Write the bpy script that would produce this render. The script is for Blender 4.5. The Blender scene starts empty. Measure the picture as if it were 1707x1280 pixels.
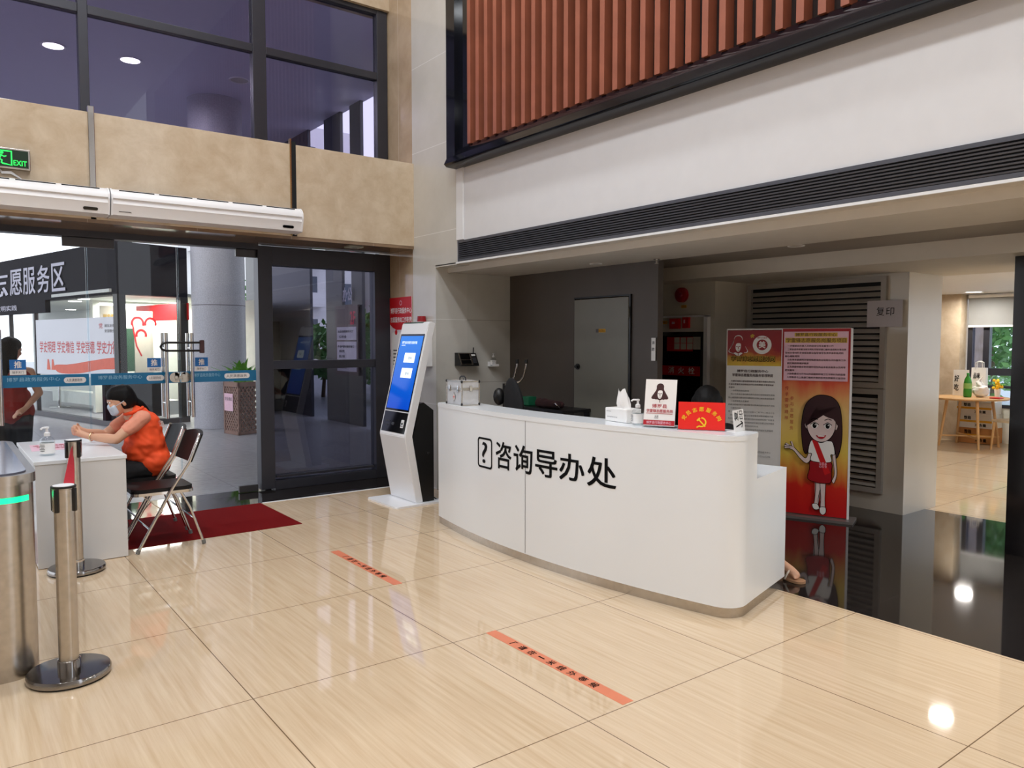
import bpy, bmesh, math, random
from mathutils import Vector, Matrix, Euler
random.seed(7)
SC = bpy.context.scene
COL = SC.collection
PI = math.pi
R = math.radians

# ---------------------------------------------------------------- camera
CAM_H, FPX, PITCH, YAW = 1.6, 1276.0, math.atan(71.5 / 1276.0), R(37.15)
cd = bpy.data.cameras.new('camera'); cam = bpy.data.objects.new('camera', cd); COL.objects.link(cam)
cd.sensor_width = 36.0; cd.lens = 36.0 * FPX / 1707.0; cd.clip_start = 0.05; cd.clip_end = 400
cam.location = (0, 0, CAM_H); cam.rotation_euler = (PI / 2 - PITCH, 0, -YAW)
SC.camera = cam
FW = Vector((math.sin(YAW) * math.cos(PITCH), math.cos(YAW) * math.cos(PITCH), -math.sin(PITCH)))
RT = Vector((math.cos(YAW), -math.sin(YAW), 0)); UP = RT.cross(FW)
def ray(x, y): return FW + RT * ((x - 853.5) / FPX) - UP * ((y - 640) / FPX)
def onX(x, y, X): d = ray(x, y); return Vector((0, 0, CAM_H)) + d * (X / d.x)
def onY(x, y, Y): d = ray(x, y); return Vector((0, 0, CAM_H)) + d * (Y / d.y)
def onZ(x, y, z=0.0): d = ray(x, y); return Vector((0, 0, CAM_H)) + d * ((z - CAM_H) / d.z)

# ---------------------------------------------------------------- world, exposure, large lights
w = bpy.data.worlds.new('sky'); SC.world = w; w.use_nodes = True
nt = w.node_tree; bg = nt.nodes['Background']
tc = nt.nodes.new('ShaderNodeTexCoord'); sp = nt.nodes.new('ShaderNodeSeparateXYZ'); rp = nt.nodes.new('ShaderNodeValToRGB')
nt.links.new(tc.outputs['Generated'], sp.inputs[0]); nt.links.new(sp.outputs['Z'], rp.inputs[0]); nt.links.new(rp.outputs[0], bg.inputs[0])
rp.color_ramp.elements[0].position = 0.0; rp.color_ramp.elements[0].color = (0.88, 0.91, 0.97, 1)
rp.color_ramp.elements[1].position = 0.7; rp.color_ramp.elements[1].color = (0.78, 0.86, 1.0, 1)
bg.inputs[1].default_value = 2.4
SC.view_settings.view_transform = 'Standard'; SC.view_settings.look = 'None'
SC.view_settings.gamma = 1.0; SC.view_settings.use_curve_mapping = False
SC.view_settings.exposure = -0.1
SC.cycles.use_denoising = True
SC.cycles.max_bounces = 10; SC.cycles.diffuse_bounces = 5; SC.cycles.glossy_bounces = 5
SC.cycles.transparent_max_bounces = 32; SC.cycles.sample_clamp_indirect = 8.0
SC.cycles.caustics_reflective = False; SC.cycles.caustics_refractive = False

def area(name, loc, size, power, color=(1, .95, .88), rot=(0, 0, 0), shape='DISK', spread=170, sy=None):
    l = bpy.data.lights.new(name, 'AREA'); l.shape = shape; l.size = size; l.energy = power; l.color = color; l.spread = R(spread)
    if sy: l.size_y = sy
    o = bpy.data.objects.new(name, l); COL.objects.link(o); o.location = loc; o.rotation_euler = rot
    return o
# ceiling downlights of the double-height hall
for hx, hy, pw in ((-5, -4, 30), (-5, 0, 30), (-5, 4, 30), (-2.2, -4, 44), (-2.2, -1, 44), (-2.2, 2, 44), (-2.2, 5, 44),
                   (.5, -4, 72), (.5, -1, 84), (.7, 1.2, 84), (.7, 3.0, 76), (2.6, 4.4, 66), (2.6, 6.2, 50), (.6, 5.2, 50)):
    area('hall_downlight', (hx, hy, 7.45), 0.5, pw, (.91, .955, 1))

# unseen lamps added to light the low front room, to the right of the view
for hx, hy in ((5.6, -.4), (5.6, -2.4), (8.4, .6), (8.4, -2.0)):
    area('unseen_front_room_light', (hx, hy, 2.20), 0.22, 42, (1, .975, .95))
area('unseen_front_room_light', (5.75, 1.25, 2.34), 0.2, 26, (1, .98, .96))  # extra unseen lamp added to brighten the hydrant wall

# ---------------------------------------------------------------- materials
def S(r, g, b):
    f = lambda c: c / 12.92 if c <= 0.04045 else ((c + 0.055) / 1.055) ** 2.4
    return (f(r / 255), f(g / 255), f(b / 255), 1)
def nd(t, k, **kw):
    n = t.nodes.new(k)
    for a, b in kw.items(): setattr(n, a, b)
    return n
def base(name):
    m = bpy.data.materials.new(name); m.use_nodes = True
    return m, m.node_tree, m.node_tree.nodes['Principled BSDF']
def mat(name, rgb, rough=.5, metal=0., var=.06, scale=8., spec=.5, bump=0., coat=0.):
    """plain material with a slight procedural mottling"""
    m, t, b = base(name)
    c = S(*rgb)
    n = nd(t, 'ShaderNodeTexNoise'); n.inputs['Scale'].default_value = scale; n.inputs['Detail'].default_value = 3
    tx = nd(t, 'ShaderNodeTexCoord'); t.links.new(tx.outputs['Object'], n.inputs['Vector'])
    r = nd(t, 'ShaderNodeValToRGB')
    r.color_ramp.elements[0].position = .3; r.color_ramp.elements[1].position = .7
    r.color_ramp.elements[0].color = tuple(x * (1 - var) for x in c[:3]) + (1,)
    r.color_ramp.elements[1].color = tuple(min(1, x * (1 + var)) for x in c[:3]) + (1,)
    t.links.new(n.outputs['Fac'], r.inputs[0]); t.links.new(r.outputs[0], b.inputs['Base Color'])
    b.inputs['Roughness'].default_value = rough; b.inputs['Metallic'].default_value = metal
    b.inputs['Specular IOR Level'].default_value = spec; b.inputs['Coat Weight'].default_value = coat
    if bump:
        bp = nd(t, 'ShaderNodeBump'); bp.inputs['Strength'].default_value = bump
        t.links.new(n.outputs['Fac'], bp.inputs['Height']); t.links.new(bp.outputs[0], b.inputs['Normal'])
    return m
def emit(name, rgb, strength):
    m, t, b = base(name)
    b.inputs['Base Color'].default_value = S(*rgb); b.inputs['Emission Color'].default_value = S(*rgb)
    b.inputs['Emission Strength'].default_value = strength; b.inputs['Roughness'].default_value = .25
    return m
def glass(name, tint, refl=.05, rough=0.0):
    m, t, b = base(name); t.nodes.remove(b)
    out = t.nodes['Material Output']
    tr = nd(t, 'ShaderNodeBsdfTransparent'); tr.inputs[0].default_value = tint + (1,)
    gl = nd(t, 'ShaderNodeBsdfGlossy'); gl.inputs['Roughness'].default_value = rough
    lw = nd(t, 'ShaderNodeFresnel'); lw.inputs[0].default_value = 1.45
    mx = nd(t, 'ShaderNodeMixShader')
    ma = nd(t, 'ShaderNodeMath', operation='MULTIPLY'); ma.inputs[1].default_value = refl / .05
    ge = nd(t, 'ShaderNodeNewGeometry'); fr = math_node(t, 'SUBTRACT', 1.0, ge.outputs['Backfacing'])
    t.links.new(lw.outputs[0], ma.inputs[0]); t.links.new(math_node(t, 'MULTIPLY', ma.outputs[0], fr), mx.inputs[0])
    t.links.new(tr.outputs[0], mx.inputs[1]); t.links.new(gl.outputs[0], mx.inputs[2]); t.links.new(mx.outputs[0], out.inputs[0])
    return m
def math_node(t, op, a, b=None):
    n = nd(t, 'ShaderNodeMath', operation=op)
    for i, v in enumerate((a, b)):
        if v is None: continue
        if isinstance(v, (int, float)): n.inputs[i].default_value = v
        else: t.links.new(v, n.inputs[i])
    return n.outputs[0]
def line_mask(t, sock, origin, period, width):
    f = math_node(t, 'FRACT', math_node(t, 'DIVIDE', math_node(t, 'SUBTRACT', sock, origin), period))
    return math_node(t, 'LESS_THAN', f, width / period)
def tiled(name, c1, c2, joint, axes, stretch, rough, nscale=3.0, spec=.5, mottled=False, coat=0.):
    """polished tile: streaky stone colour, thin joints along the listed axes [(axis, origin, period, width)]"""
    m, t, b = base(name)
    tx = nd(t, 'ShaderNodeTexCoord'); mp = nd(t, 'ShaderNodeMapping'); mp.inputs['Scale'].default_value = stretch
    t.links.new(tx.outputs['Object'], mp.inputs[0])
    n = nd(t, 'ShaderNodeTexNoise'); n.inputs['Scale'].default_value = nscale; n.inputs['Detail'].default_value = 6; n.inputs['Roughness'].default_value = .6
    if mottled: n.inputs['Distortion'].default_value = .35
    t.links.new(mp.outputs[0], n.inputs['Vector'])
    r = nd(t, 'ShaderNodeValToRGB'); r.color_ramp.elements[0].position = .32; r.color_ramp.elements[1].position = .68
    r.color_ramp.elements[0].color = S(*c1); r.color_ramp.elements[1].color = S(*c2)
    t.links.new(n.outputs['Fac'], r.inputs[0])
    sx = nd(t, 'ShaderNodeSeparateXYZ'); t.links.new(tx.outputs['Object'], sx.inputs[0])
    col = r.outputs[0]
    msk = None
    for ax, o, p, wd in axes:
        k = line_mask(t, sx.outputs['XYZ'.index(ax)], o, p, wd)
        msk = k if msk is None else math_node(t, 'MAXIMUM', msk, k)
    if msk is not None:
        mx = nd(t, 'ShaderNodeMix', data_type='RGBA'); t.links.new(msk, mx.inputs[0]); t.links.new(col, mx.inputs[6]); mx.inputs[7].default_value = S(*joint)
        col = mx.outputs[2]
    t.links.new(col, b.inputs['Base Color'])
    b.inputs['Roughness'].default_value = rough; b.inputs['Specular IOR Level'].default_value = spec; b.inputs['Coat Weight'].default_value = coat
    return m

M = {}
M['floor'] = tiled('beige_polished_tile', (206, 178, 145), (222, 199, 168), (120, 96, 72), [('X', 1.093, 1.06, .005), ('Y', 2.308, 1.055, .005)], (30, 1.1, 1), .05, 1.4)
M['floor_far'] = tiled('far_beige_tile', (214, 190, 160), (228, 208, 180), (140, 115, 90), [('X', 7.55, 1.06, .006), ('Y', 2.308, 1.055, .006)], (30, 1.1, 1), .08, 1.4)
M['granite'] = tiled('black_granite', (22, 19, 18), (40, 35, 33), (60, 54, 50), [('X', 4.3, .9, .004), ('Y', 2.308, .9, .004)], (1, 1, 1), .05, 60)
M['paving'] = tiled('grey_paving', (120, 120, 126), (146, 146, 152), (98, 98, 102), [('X', .2, 1.2, .01), ('Y', 8.3, .8, .01)], (1, 1, 1), .35, 12)
M['white_tile'] = tiled('offwhite_wall_tile', (196, 192, 184), (206, 202, 195), (226, 224, 220), [('Z', 0.92, .91, .006)], (1, 1, 1), .16, 2)  # joints paler than the tile, a highlight put into their colour
M['white_tile_low'] = tiled('offwhite_alcove_tile', (190, 187, 179), (200, 197, 190), (150, 146, 138), [('Z', .45, .69, .005)], (1, 1, 1), .2, 2)
M['marble'] = tiled('beige_marble', (190, 169, 142), (210, 193, 169), (150, 125, 100), [], (1, 1, 1), .14, 5.5, mottled=True)
M['marble_strip'] = tiled('beige_marble_strip', (170, 147, 120), (196, 174, 147), (214, 200, 180), [('Y', 7.80, 5., .006)], (1, 1, 1), .1, 2.4, mottled=True)
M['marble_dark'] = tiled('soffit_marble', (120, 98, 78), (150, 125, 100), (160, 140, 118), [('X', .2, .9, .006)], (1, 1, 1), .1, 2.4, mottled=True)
M['wall_white'] = mat('white_paint', (217, 216, 217), .55, var=.015)
M['trim_white'] = mat('white_trim_paint', (228, 228, 229), .5, var=.01)
M['soffit'] = mat('offwhite_soffit_paint', (206, 200, 190), .6, var=.02)
M['grey_wall'] = mat('grey_alcove_wall', (82, 74, 68), .5, var=.05, scale=3)
M['grey_tile'] = mat('pale_grey_stone', (206, 201, 190), .22, var=.03, scale=2)
M['grey_door'] = mat('grey_fire_door_paint', (120, 118, 109), .4, var=.02)
M['louvre'] = mat('grey_louvre_paint', (164, 160, 154), .45, var=.03)
M['black_gloss'] = mat('black_gloss_frame', (16, 17, 24), .08, var=.1)
M['black_panel'] = mat('black_stone_column', (26, 24, 25), .12, var=.1)
M['frame_dark'] = mat('charcoal_aluminium', (56, 56, 63), .38, .4, var=.04)
M['grille'] = mat('dark_grey_grille', (84, 85, 92), .45, .3, var=.04)
M['void'] = mat('dark_void', (12, 12, 14), .8, var=.1)
M['white_gloss'] = mat('white_solid_surface', (232, 236, 240), .22, var=.008, scale=2)
M['white_plastic'] = mat('white_plastic', (236, 235, 236), .35, var=.01)
M['white_metal'] = mat('white_powder_coat', (238, 238, 240), .3, var=.008)
M['steel'] = mat('brushed_steel', (190, 184, 176), .26, 1., var=.08, scale=30)
M['chrome'] = mat('chrome', (214, 212, 210), .08, 1., var=.02)
M['steel_dark'] = mat('polished_steel', (150, 147, 145), .12, 1., var=.05)
M['black'] = mat('black_plastic', (18, 17, 18), .4, var=.15)
M['black_leather'] = mat('black_vinyl', (20, 18, 19), .5, var=.15, scale=20, spec=.25)
M['black_cloth'] = mat('black_cloth', (17, 16, 19), .85, var=.2, scale=30)
M['screen_black'] = mat('black_glass', (10, 10, 12), .08, var=.1)
M['hair'] = mat('dark_hair', (12, 10, 10), .6, var=.3, scale=40, spec=.2)
M['skin'] = mat('skin', (214, 164, 134), .5, var=.04)
M['vest'] = mat('orange_red_vest', (248, 84, 34), .75, var=.08, scale=14)
M['vest_red'] = mat('red_vest', (150, 30, 26), .75, var=.1, scale=14)
M['sleeve'] = mat('salmon_cotton', (228, 152, 126), .85, var=.06, scale=20)
M['mask'] = mat('pale_blue_mask', (196, 214, 232), .8, var=.03)
M['carpet'] = mat('red_carpet', (112, 10, 12), .95, var=.12, scale=160, spec=.1)
M['belt'] = mat('red_webbing', (188, 24, 44), .7, var=.06, scale=40)
M['red'] = mat('red_print', (200, 16, 24), .45, var=.03)
M['red_bright'] = mat('bright_red_card', (240, 38, 30), .4, var=.02)
M['red_dark'] = mat('deep_red_print', (150, 14, 26), .4, var=.05)
M['yellow'] = mat('yellow_print', (246, 206, 40), .5, var=.03)
M['gold'] = mat('gold_print', (206, 168, 60), .5, var=.06)
M['amber'] = mat('amber_label', (214, 158, 30), .5, var=.05)
M['ink'] = mat('black_ink', (8, 8, 10), .6, var=.05, spec=.1)
M['ink_red'] = mat('red_ink', (178, 26, 40), .5, var=.05)
M['ink_brown'] = mat('brown_ink', (66, 34, 34), .5, var=.05)
M['ink_grey'] = mat('grey_ink', (86, 82, 84), .6, var=.05)
M['white_print'] = mat('white_print', (240, 238, 236), .5, var=.01)
M['paper'] = mat('white_paper', (236, 234, 232), .7, var=.01)
M['pink_print'] = mat('pink_print', (232, 190, 206), .5, var=.02)
M['tape'] = mat('orange_floor_tape', (222, 128, 92), .35, var=.03)
M['wood_front'] = mat('red_brown_wood', (152, 88, 65), .5, var=.12, scale=5)
M['wood_light'] = mat('light_oak', (204, 160, 108), .45, var=.1, scale=6)
M['slat_back'] = mat('dark_brown_backing', (34, 16, 12), .6, var=.1)
M['concrete'] = mat('grey_granite_column', (176, 176, 184), .5, var=.16, scale=60)
M['canopy'] = mat('pale_canopy_panel', (222, 218, 236), .45, var=.02)
M['sign_grey'] = mat('dark_fascia_panel', (34, 34, 41), .7, 0., var=.04, spec=.06)
M['patch_steel'] = mat('dark_patch_steel', (74, 72, 74), .35, .6, var=.05)
M['sign_letter'] = mat('silver_grey_letters', (176, 172, 190), .4, var=.03)
M['dark_stone'] = mat('dark_grey_stone', (50, 50, 58), .3, var=.08)
M['blue_sticker'] = mat('blue_vinyl', (16, 110, 188), .4, var=.03)
M['teal_sticker'] = mat('teal_blue_vinyl', (10, 112, 158), .4, var=.04)
M['leaf'] = mat('fresh_green_leaf', (110, 170, 60), .4, var=.25, scale=20)
M['leaf_dark'] = mat('bush_leaf', (96, 142, 78), .5, var=.35, scale=5)
M['lattice'] = mat('brown_lattice_plastic', (134, 102, 90), .6, var=.08)
M['cardboard'] = mat('brown_cardboard', (176, 120, 66), .7, var=.06)
M['box_white'] = mat('printed_white_carton', (214, 212, 208), .6, var=.04)
M['green_plastic'] = mat('green_bottle_plastic', (60, 150, 50), .2, var=.1)
M['green_box'] = mat('dark_green_plastic', (14, 96, 64), .5, var=.1)
M['flower'] = mat('yellow_petals', (250, 200, 30), .6, var=.1)
M['blind'] = mat('grey_blind_cloth', (138, 138, 136), .8, var=.02)
M['building'] = mat('pale_apartment_wall', (230, 228, 226), .7, var=.03, scale=.3)
M['window_dark'] = mat('dark_window_glass', (80, 90, 104), .2, var=.2, scale=.5)
M['green_board'] = mat('green_notice_board', (46, 92, 62), .6, var=.08)
M['cream_board'] = mat('cream_notice_board', (214, 210, 190), .6, var=.04)
M['interior_wall'] = mat('pale_interior_wall', (206, 208, 200), .6, var=.04)
M['mural'] = mat('white_mural_print', (226, 226, 230), .5, var=.03, scale=1)
M['sandal'] = mat('cream_strap', (222, 210, 196), .5, var=.05)
M['clear'] = glass('clear_glass', (.97, .98, .98), .05)
M['clear_bottle'] = glass('clear_plastic', (.95, .965, .97), .06)
M['hall_glass'] = glass('thin_display_glass', (.97, .98, .98), .012)
M['acrylic'] = glass('clear_acrylic', (.93, .95, .96), .06)
M['tint'] = glass('dark_tinted_glass', (.62, .62, .70), .075)
M['tint_low'] = glass('dark_tinted_lower_glass', (.48, .48, .55), .075)
M['tint_up'] = glass('upper_tinted_glass', (.66, .63, .74), .06)
M['tint_far'] = glass('pale_window_glass', (.85, .92, .95), .05)
M['led_green'] = emit('green_led', (20, 235, 150), 1.6)
M['exit_green'] = emit('exit_green', (40, 235, 90), 1.3)
M['lamp'] = emit('lamp_glow', (255, 250, 246), 12)
M['lamp_soft'] = emit('soft_lamp_glow', (255, 250, 244), 4)
def kiosk_screen():
    m, t, b = base('blue_screen')
    tx = nd(t, 'ShaderNodeTexCoord'); sx = nd(t, 'ShaderNodeSeparateXYZ'); t.links.new(tx.outputs['Generated'], sx.inputs[0])
    r = nd(t, 'ShaderNodeValToRGB'); r.color_ramp.elements[0].color = S(0, 78, 214); r.color_ramp.elements[1].color = S(14, 132, 244)
    t.links.new(sx.outputs['Z'], r.inputs[0]); t.links.new(r.outputs[0], b.inputs['Emission Color'])
    b.inputs['Base Color'].default_value = (0, 0, 0, 1); b.inputs['Emission Strength'].default_value = .95; b.inputs['Roughness'].default_value = .1
    return m
M['screen'] = kiosk_screen()
M['screen_white'] = emit('screen_white', (230, 244, 255), .9)
def board_print(name, stops, noise=.12):
    m, t, b = base(name)
    tx = nd(t, 'ShaderNodeTexCoord'); sx = nd(t, 'ShaderNodeSeparateXYZ'); t.links.new(tx.outputs['Generated'], sx.inputs[0])
    n = nd(t, 'ShaderNodeTexNoise'); n.inputs['Scale'].default_value = 3.5; n.inputs['Detail'].default_value = 3
    t.links.new(tx.outputs['Generated'], n.inputs['Vector'])
    f = math_node(t, 'ADD', sx.outputs['Z'], math_node(t, 'MULTIPLY', math_node(t, 'SUBTRACT', n.outputs['Fac'], .5), noise))
    r = nd(t, 'ShaderNodeValToRGB')
    while len(r.color_ramp.elements) < len(stops): r.color_ramp.elements.new(.5)
    for e, (p, c) in zip(r.color_ramp.elements, stops): e.position = p; e.color = S(*c)
    t.links.new(f, r.inputs[0]); t.links.new(r.outputs[0], b.inputs['Base Color']); b.inputs['Roughness'].default_value = .35
    return m
M['print_girl'] = board_print('red_gold_print', [(0, (196, 22, 26)), (.16, (206, 40, 28)), (.34, (226, 196, 84)), (.55, (236, 200, 120)), (.72, (214, 80, 50)), (.85, (178, 20, 34)), (1, (170, 16, 34))], .16)
M['print_head'] = board_print('crimson_gold_print', [(0, (226, 190, 50)), (.18, (214, 160, 50)), (.34, (170, 60, 30)), (.5, (150, 16, 30)), (1, (140, 10, 30))], .5)

# ---------------------------------------------------------------- geometry helpers
def bmn(): return bmesh.new()
def box(bm, c, s, rot=None, bev=0.):
    b = bmesh.new(); bmesh.ops.create_cube(b, size=1.0)
    bmesh.ops.scale(b, vec=s, verts=b.verts)
    if bev: bmesh.ops.bevel(b, geom=b.edges[:], offset=bev, segments=2, affect='EDGES', profile=.5)
    mt = Matrix.Translation(Vector(c))
    if rot is not None: mt = mt @ (rot.to_4x4() if isinstance(rot, Matrix) else Euler(rot).to_matrix().to_4x4())
    return merge(bm, b, mt)
def merge(bm, b, mt=None):
    if mt is not None: bmesh.ops.transform(b, matrix=mt, verts=b.verts)
    me = bpy.data.meshes.new('tmp'); b.to_mesh(me); b.free(); bm.from_mesh(me); bpy.data.meshes.remove(me)
    return bm
def bx(bm, x0, x1, y0, y1, z0, z1, bev=0.):
    return box(bm, ((x0 + x1) / 2, (y0 + y1) / 2, (z0 + z1) / 2), (abs(x1 - x0), abs(y1 - y0), abs(z1 - z0)), None, bev)
def cyl(bm, p0, p1, r0, r1=None, seg=20, cap=True):
    p0, p1 = Vector(p0), Vector(p1); d = p1 - p0; r1 = r0 if r1 is None else r1
    b = bmesh.new(); bmesh.ops.create_cone(b, cap_ends=cap, segments=seg, radius1=r0, radius2=r1, depth=d.length)
    q = Vector((0, 0, 1)).rotation_difference(d.normalized()).to_matrix().to_4x4()
    return merge(bm, b, Matrix.Translation((p0 + p1) / 2) @ q)
def sph(bm, c, r, seg=16, sc=None, rot=None):
    b = bmesh.new(); bmesh.ops.create_uvsphere(b, u_segments=seg, v_segments=max(6, seg // 2), radius=1)
    s = sc or (r, r, r)
    mt = Matrix.Translation(Vector(c)) @ (Euler(rot).to_matrix().to_4x4() if rot else Matrix.Identity(4)) @ Matrix.Diagonal((*s, 1))
    return merge(bm, b, mt)
def tube(bm, pts, r, seg=10, closed=False):
    pts = [Vector(p) for p in pts]; n = len(pts); rings = []
    rr = r if isinstance(r, (list, tuple)) else [r] * n
    prev = None
    for i, p in enumerate(pts):
        if closed: t = (pts[(i + 1) % n] - pts[i - 1]).normalized()
        else: t = (pts[min(i + 1, n - 1)] - pts[max(i - 1, 0)]).normalized()
        if prev is None:
            a = Vector((0, 0, 1)) if abs(t.z) < .9 else Vector((1, 0, 0))
            u = t.cross(a).normalized()
        else:
            u = (prev - t * prev.dot(t)).normalized()
        prev = u; v = t.cross(u)
        rings.append([bm.verts.new(p + (u * math.cos(2 * PI * k / seg) + v * math.sin(2 * PI * k / seg)) * rr[i]) for k in range(seg)])
    m = n if closed else n - 1
    for i in range(m):
        a, b = rings[i], rings[(i + 1) % n]
        for k in range(seg): bm.faces.new((a[k], a[(k + 1) % seg], b[(k + 1) % seg], b[k]))
    if not closed:
        bm.faces.new(rings[0][::-1]); bm.faces.new(rings[-1])
    return bm
def lathe(bm, prof, c=(0, 0, 0), seg=28):
    """prof: (radius, z) from bottom to top"""
    c = Vector(c); rings = []
    for r, z in prof:
        if r < 1e-5: rings.append([bm.verts.new(c + Vector((0, 0, z)))])
        else: rings.append([bm.verts.new(c + Vector((r * math.cos(2 * PI * k / seg), r * math.sin(2 * PI * k / seg), z))) for k in range(seg)])
    for a, b in zip(rings, rings[1:]):
        for k in range(seg):
            k2 = (k + 1) % seg
            if len(a) == 1 and len(b) == 1: break
            if len(a) == 1: bm.faces.new((a[0], b[k2], b[k]))
            elif len(b) == 1: bm.faces.new((a[k], a[k2], b[0]))
            else: bm.faces.new((a[k], a[k2], b[k2], b[k]))
    return bm
def prism(bm, pts, z0, z1):
    """footprint polygon (x, y) extruded from z0 to z1"""
    lo = [bm.verts.new((x, y, z0)) for x, y in pts]; hi = [bm.verts.new((x, y, z1)) for x, y in pts]
    n = len(pts); bm.faces.new(lo[::-1]); bm.faces.new(hi)
    for i in range(n): bm.faces.new((lo[i], lo[(i + 1) % n], hi[(i + 1) % n], hi[i]))
    return bm
class Frame:
    """a flat frame: point p, right u, up v; normal n looks at the viewer"""
    def __init__(s, p, u, v): s.p, s.u, s.v = Vector(p), Vector(u).normalized(), Vector(v).normalized(); s.n = s.u.cross(s.v)
    def __call__(s, a, b, c=0.): return s.p + s.u * a + s.v * b + s.n * c
def FX(x, y, z): return Frame((x, y, z), (0, -1, 0), (0, 0, 1))      # wall that faces -X
def FY(x, y, z): return Frame((x, y, z), (1, 0, 0), (0, 0, 1))      # wall that faces -Y
def fbox(bm, F, a0, a1, b0, b1, c0, c1):
    v = [bm.verts.new(F(a, b, c)) for c in (c0, c1) for b in (b0, b1) for a in (a0, a1)]
    for f in ((0, 2, 3, 1), (4, 5, 7, 6), (0, 1, 5, 4), (2, 6, 7, 3), (0, 4, 6, 2), (1, 3, 7, 5)): bm.faces.new([v[i] for i in f])
    return bm
def fpoly(bm, F, pts, c0, c1):
    lo = [bm.verts.new(F(a, b, c0)) for a, b in pts]; hi = [bm.verts.new(F(a, b, c1)) for a, b in pts]; n = len(pts)
    bm.faces.new(lo[::-1]); bm.faces.new(hi)
    for i in range(n): bm.faces.new((lo[i], lo[(i + 1) % n], hi[(i + 1) % n], hi[i]))
    return bm
def ell(cx, cy, rx, ry=None, n=28, a0=0, a1=360):
    ry = rx if ry is None else ry
    full = abs(a1 - a0) >= 360
    return [(cx + rx * math.cos(R(a0 + (a1 - a0) * i / (n if full else n - 1))), cy + ry * math.sin(R(a0 + (a1 - a0) * i / (n if full else n - 1)))) for i in range(n)]
def smooth(pts, k=5):
    n = len(pts); out = []
    for i in range(n):
        p0, p1, p2, p3 = pts[i - 1], pts[i], pts[(i + 1) % n], pts[(i + 2) % n]
        for j in range(k):
            t = j / k
            out.append(tuple(.5 * (2 * p1[q] + (p2[q] - p0[q]) * t + (2 * p0[q] - 5 * p1[q] + 4 * p2[q] - p3[q]) * t * t + (3 * p1[q] - p0[q] - 3 * p2[q] + p3[q]) * t ** 3) for q in (0, 1)))
    return out
def rrect(x0, x1, y0, y1, r, n=5):
    o = []
    for cx, cy, a in ((x1 - r, y1 - r, 0), (x0 + r, y1 - r, 90), (x0 + r, y0 + r, 180), (x1 - r, y0 + r, 270)):
        o += [(cx + r * math.cos(R(a + 90 * i / n)), cy + r * math.sin(R(a + 90 * i / n))) for i in range(n + 1)]
    return o

# ---------------------------------------------------------------- object helpers
MW = {}
def thing(name, label, cat, loc=(0, 0, 0), rz=0., group=None):
    o = bpy.data.objects.new(name, None); COL.objects.link(o); o.empty_display_size = .1
    o.location = loc; o.rotation_euler = (0, 0, rz); o['label'] = label; o['category'] = cat
    if group: o['group'] = group
    MW[o] = Matrix.Translation(Vector(loc)) @ Matrix.Rotation(rz, 4, 'Z')
    return o
def obj(name, bm, m, parent=None, sm=False, label=None, recalc=True):
    """one mesh object; a bmesh is given in world coordinates and moved into its thing's frame"""
    if isinstance(bm, bmesh.types.BMesh):
        if recalc: bmesh.ops.recalc_face_normals(bm, faces=bm.faces[:])
        me = bpy.data.meshes.new(name); bm.to_mesh(me); bm.free()
    else: me = bm
    if parent is not None: me.transform(MW[parent].inverted())
    if not me.materials:
        for q in (m if isinstance(m, (list, tuple)) else [m]): me.materials.append(q)
    if sm:
        for p in me.polygons: p.use_smooth = True
        if sm != 2:
            try: me.set_sharp_from_angle(angle=R(38))
            except Exception: pass
    o = bpy.data.objects.new(name, me); COL.objects.link(o)
    if parent is not None: o.parent = parent; MW[o] = MW[parent].copy()
    else: MW[o] = Matrix.Identity(4)
    if label: o['label'] = label
    return o
def tag(o, label, cat, group=None, kind=None):
    o['label'] = label; o['category'] = cat
    if group: o['group'] = group
    if kind: o['kind'] = kind
    return o
def struct(name, bm, m, parent=None, sm=False):
    o = obj(name, bm, m, parent, sm)
    if parent is None: o['kind'] = 'structure'
    return o
def sroot(name, loc=(0, 0, 0)):
    o = bpy.data.objects.new(name, None); COL.objects.link(o); o.location = loc; o['kind'] = 'structure'
    MW[o] = Matrix.Translation(Vector(loc)); return o
def copy_tree(o, parent=None):
    c = o.copy(); COL.objects.link(c)
    if parent is not None: c.parent = parent
    for ch in list(o.children): copy_tree(ch, c)
    return c
def place(o, loc, rz, label, group=None):
    o.location = loc; o.rotation_euler = (0, 0, rz); o['label'] = label
    if group: o['group'] = group
    return o

_tc = {}
def text_raw(body, bold=0., res=2):
    k = (body, bold, res)
    if k in _tc: return _tc[k]
    c = bpy.data.curves.new('lettering', 'FONT'); c.body = body; c.size = 1.0; c.offset = bold; c.resolution_u = res; c.align_x = 'LEFT'
    o = bpy.data.objects.new('lettering', c); COL.objects.link(o); bpy.context.view_layer.update()
    me = bpy.data.meshes.new_from_object(o.evaluated_get(bpy.context.evaluated_depsgraph_get()))
    vs = [v.co.copy() for v in me.vertices]; fs = [tuple(p.vertices) for p in me.polygons]
    bpy.data.objects.remove(o); bpy.data.curves.remove(c); bpy.data.meshes.remove(me)
    if vs:
        x0 = min(v.x for v in vs); x1 = max(v.x for v in vs); y0 = min(v.y for v in vs); y1 = max(v.y for v in vs)
    else: x0 = y0 = 0; x1 = y1 = 1
    _tc[k] = (vs, fs, x0, x1, y0, y1); return _tc[k]
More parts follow.
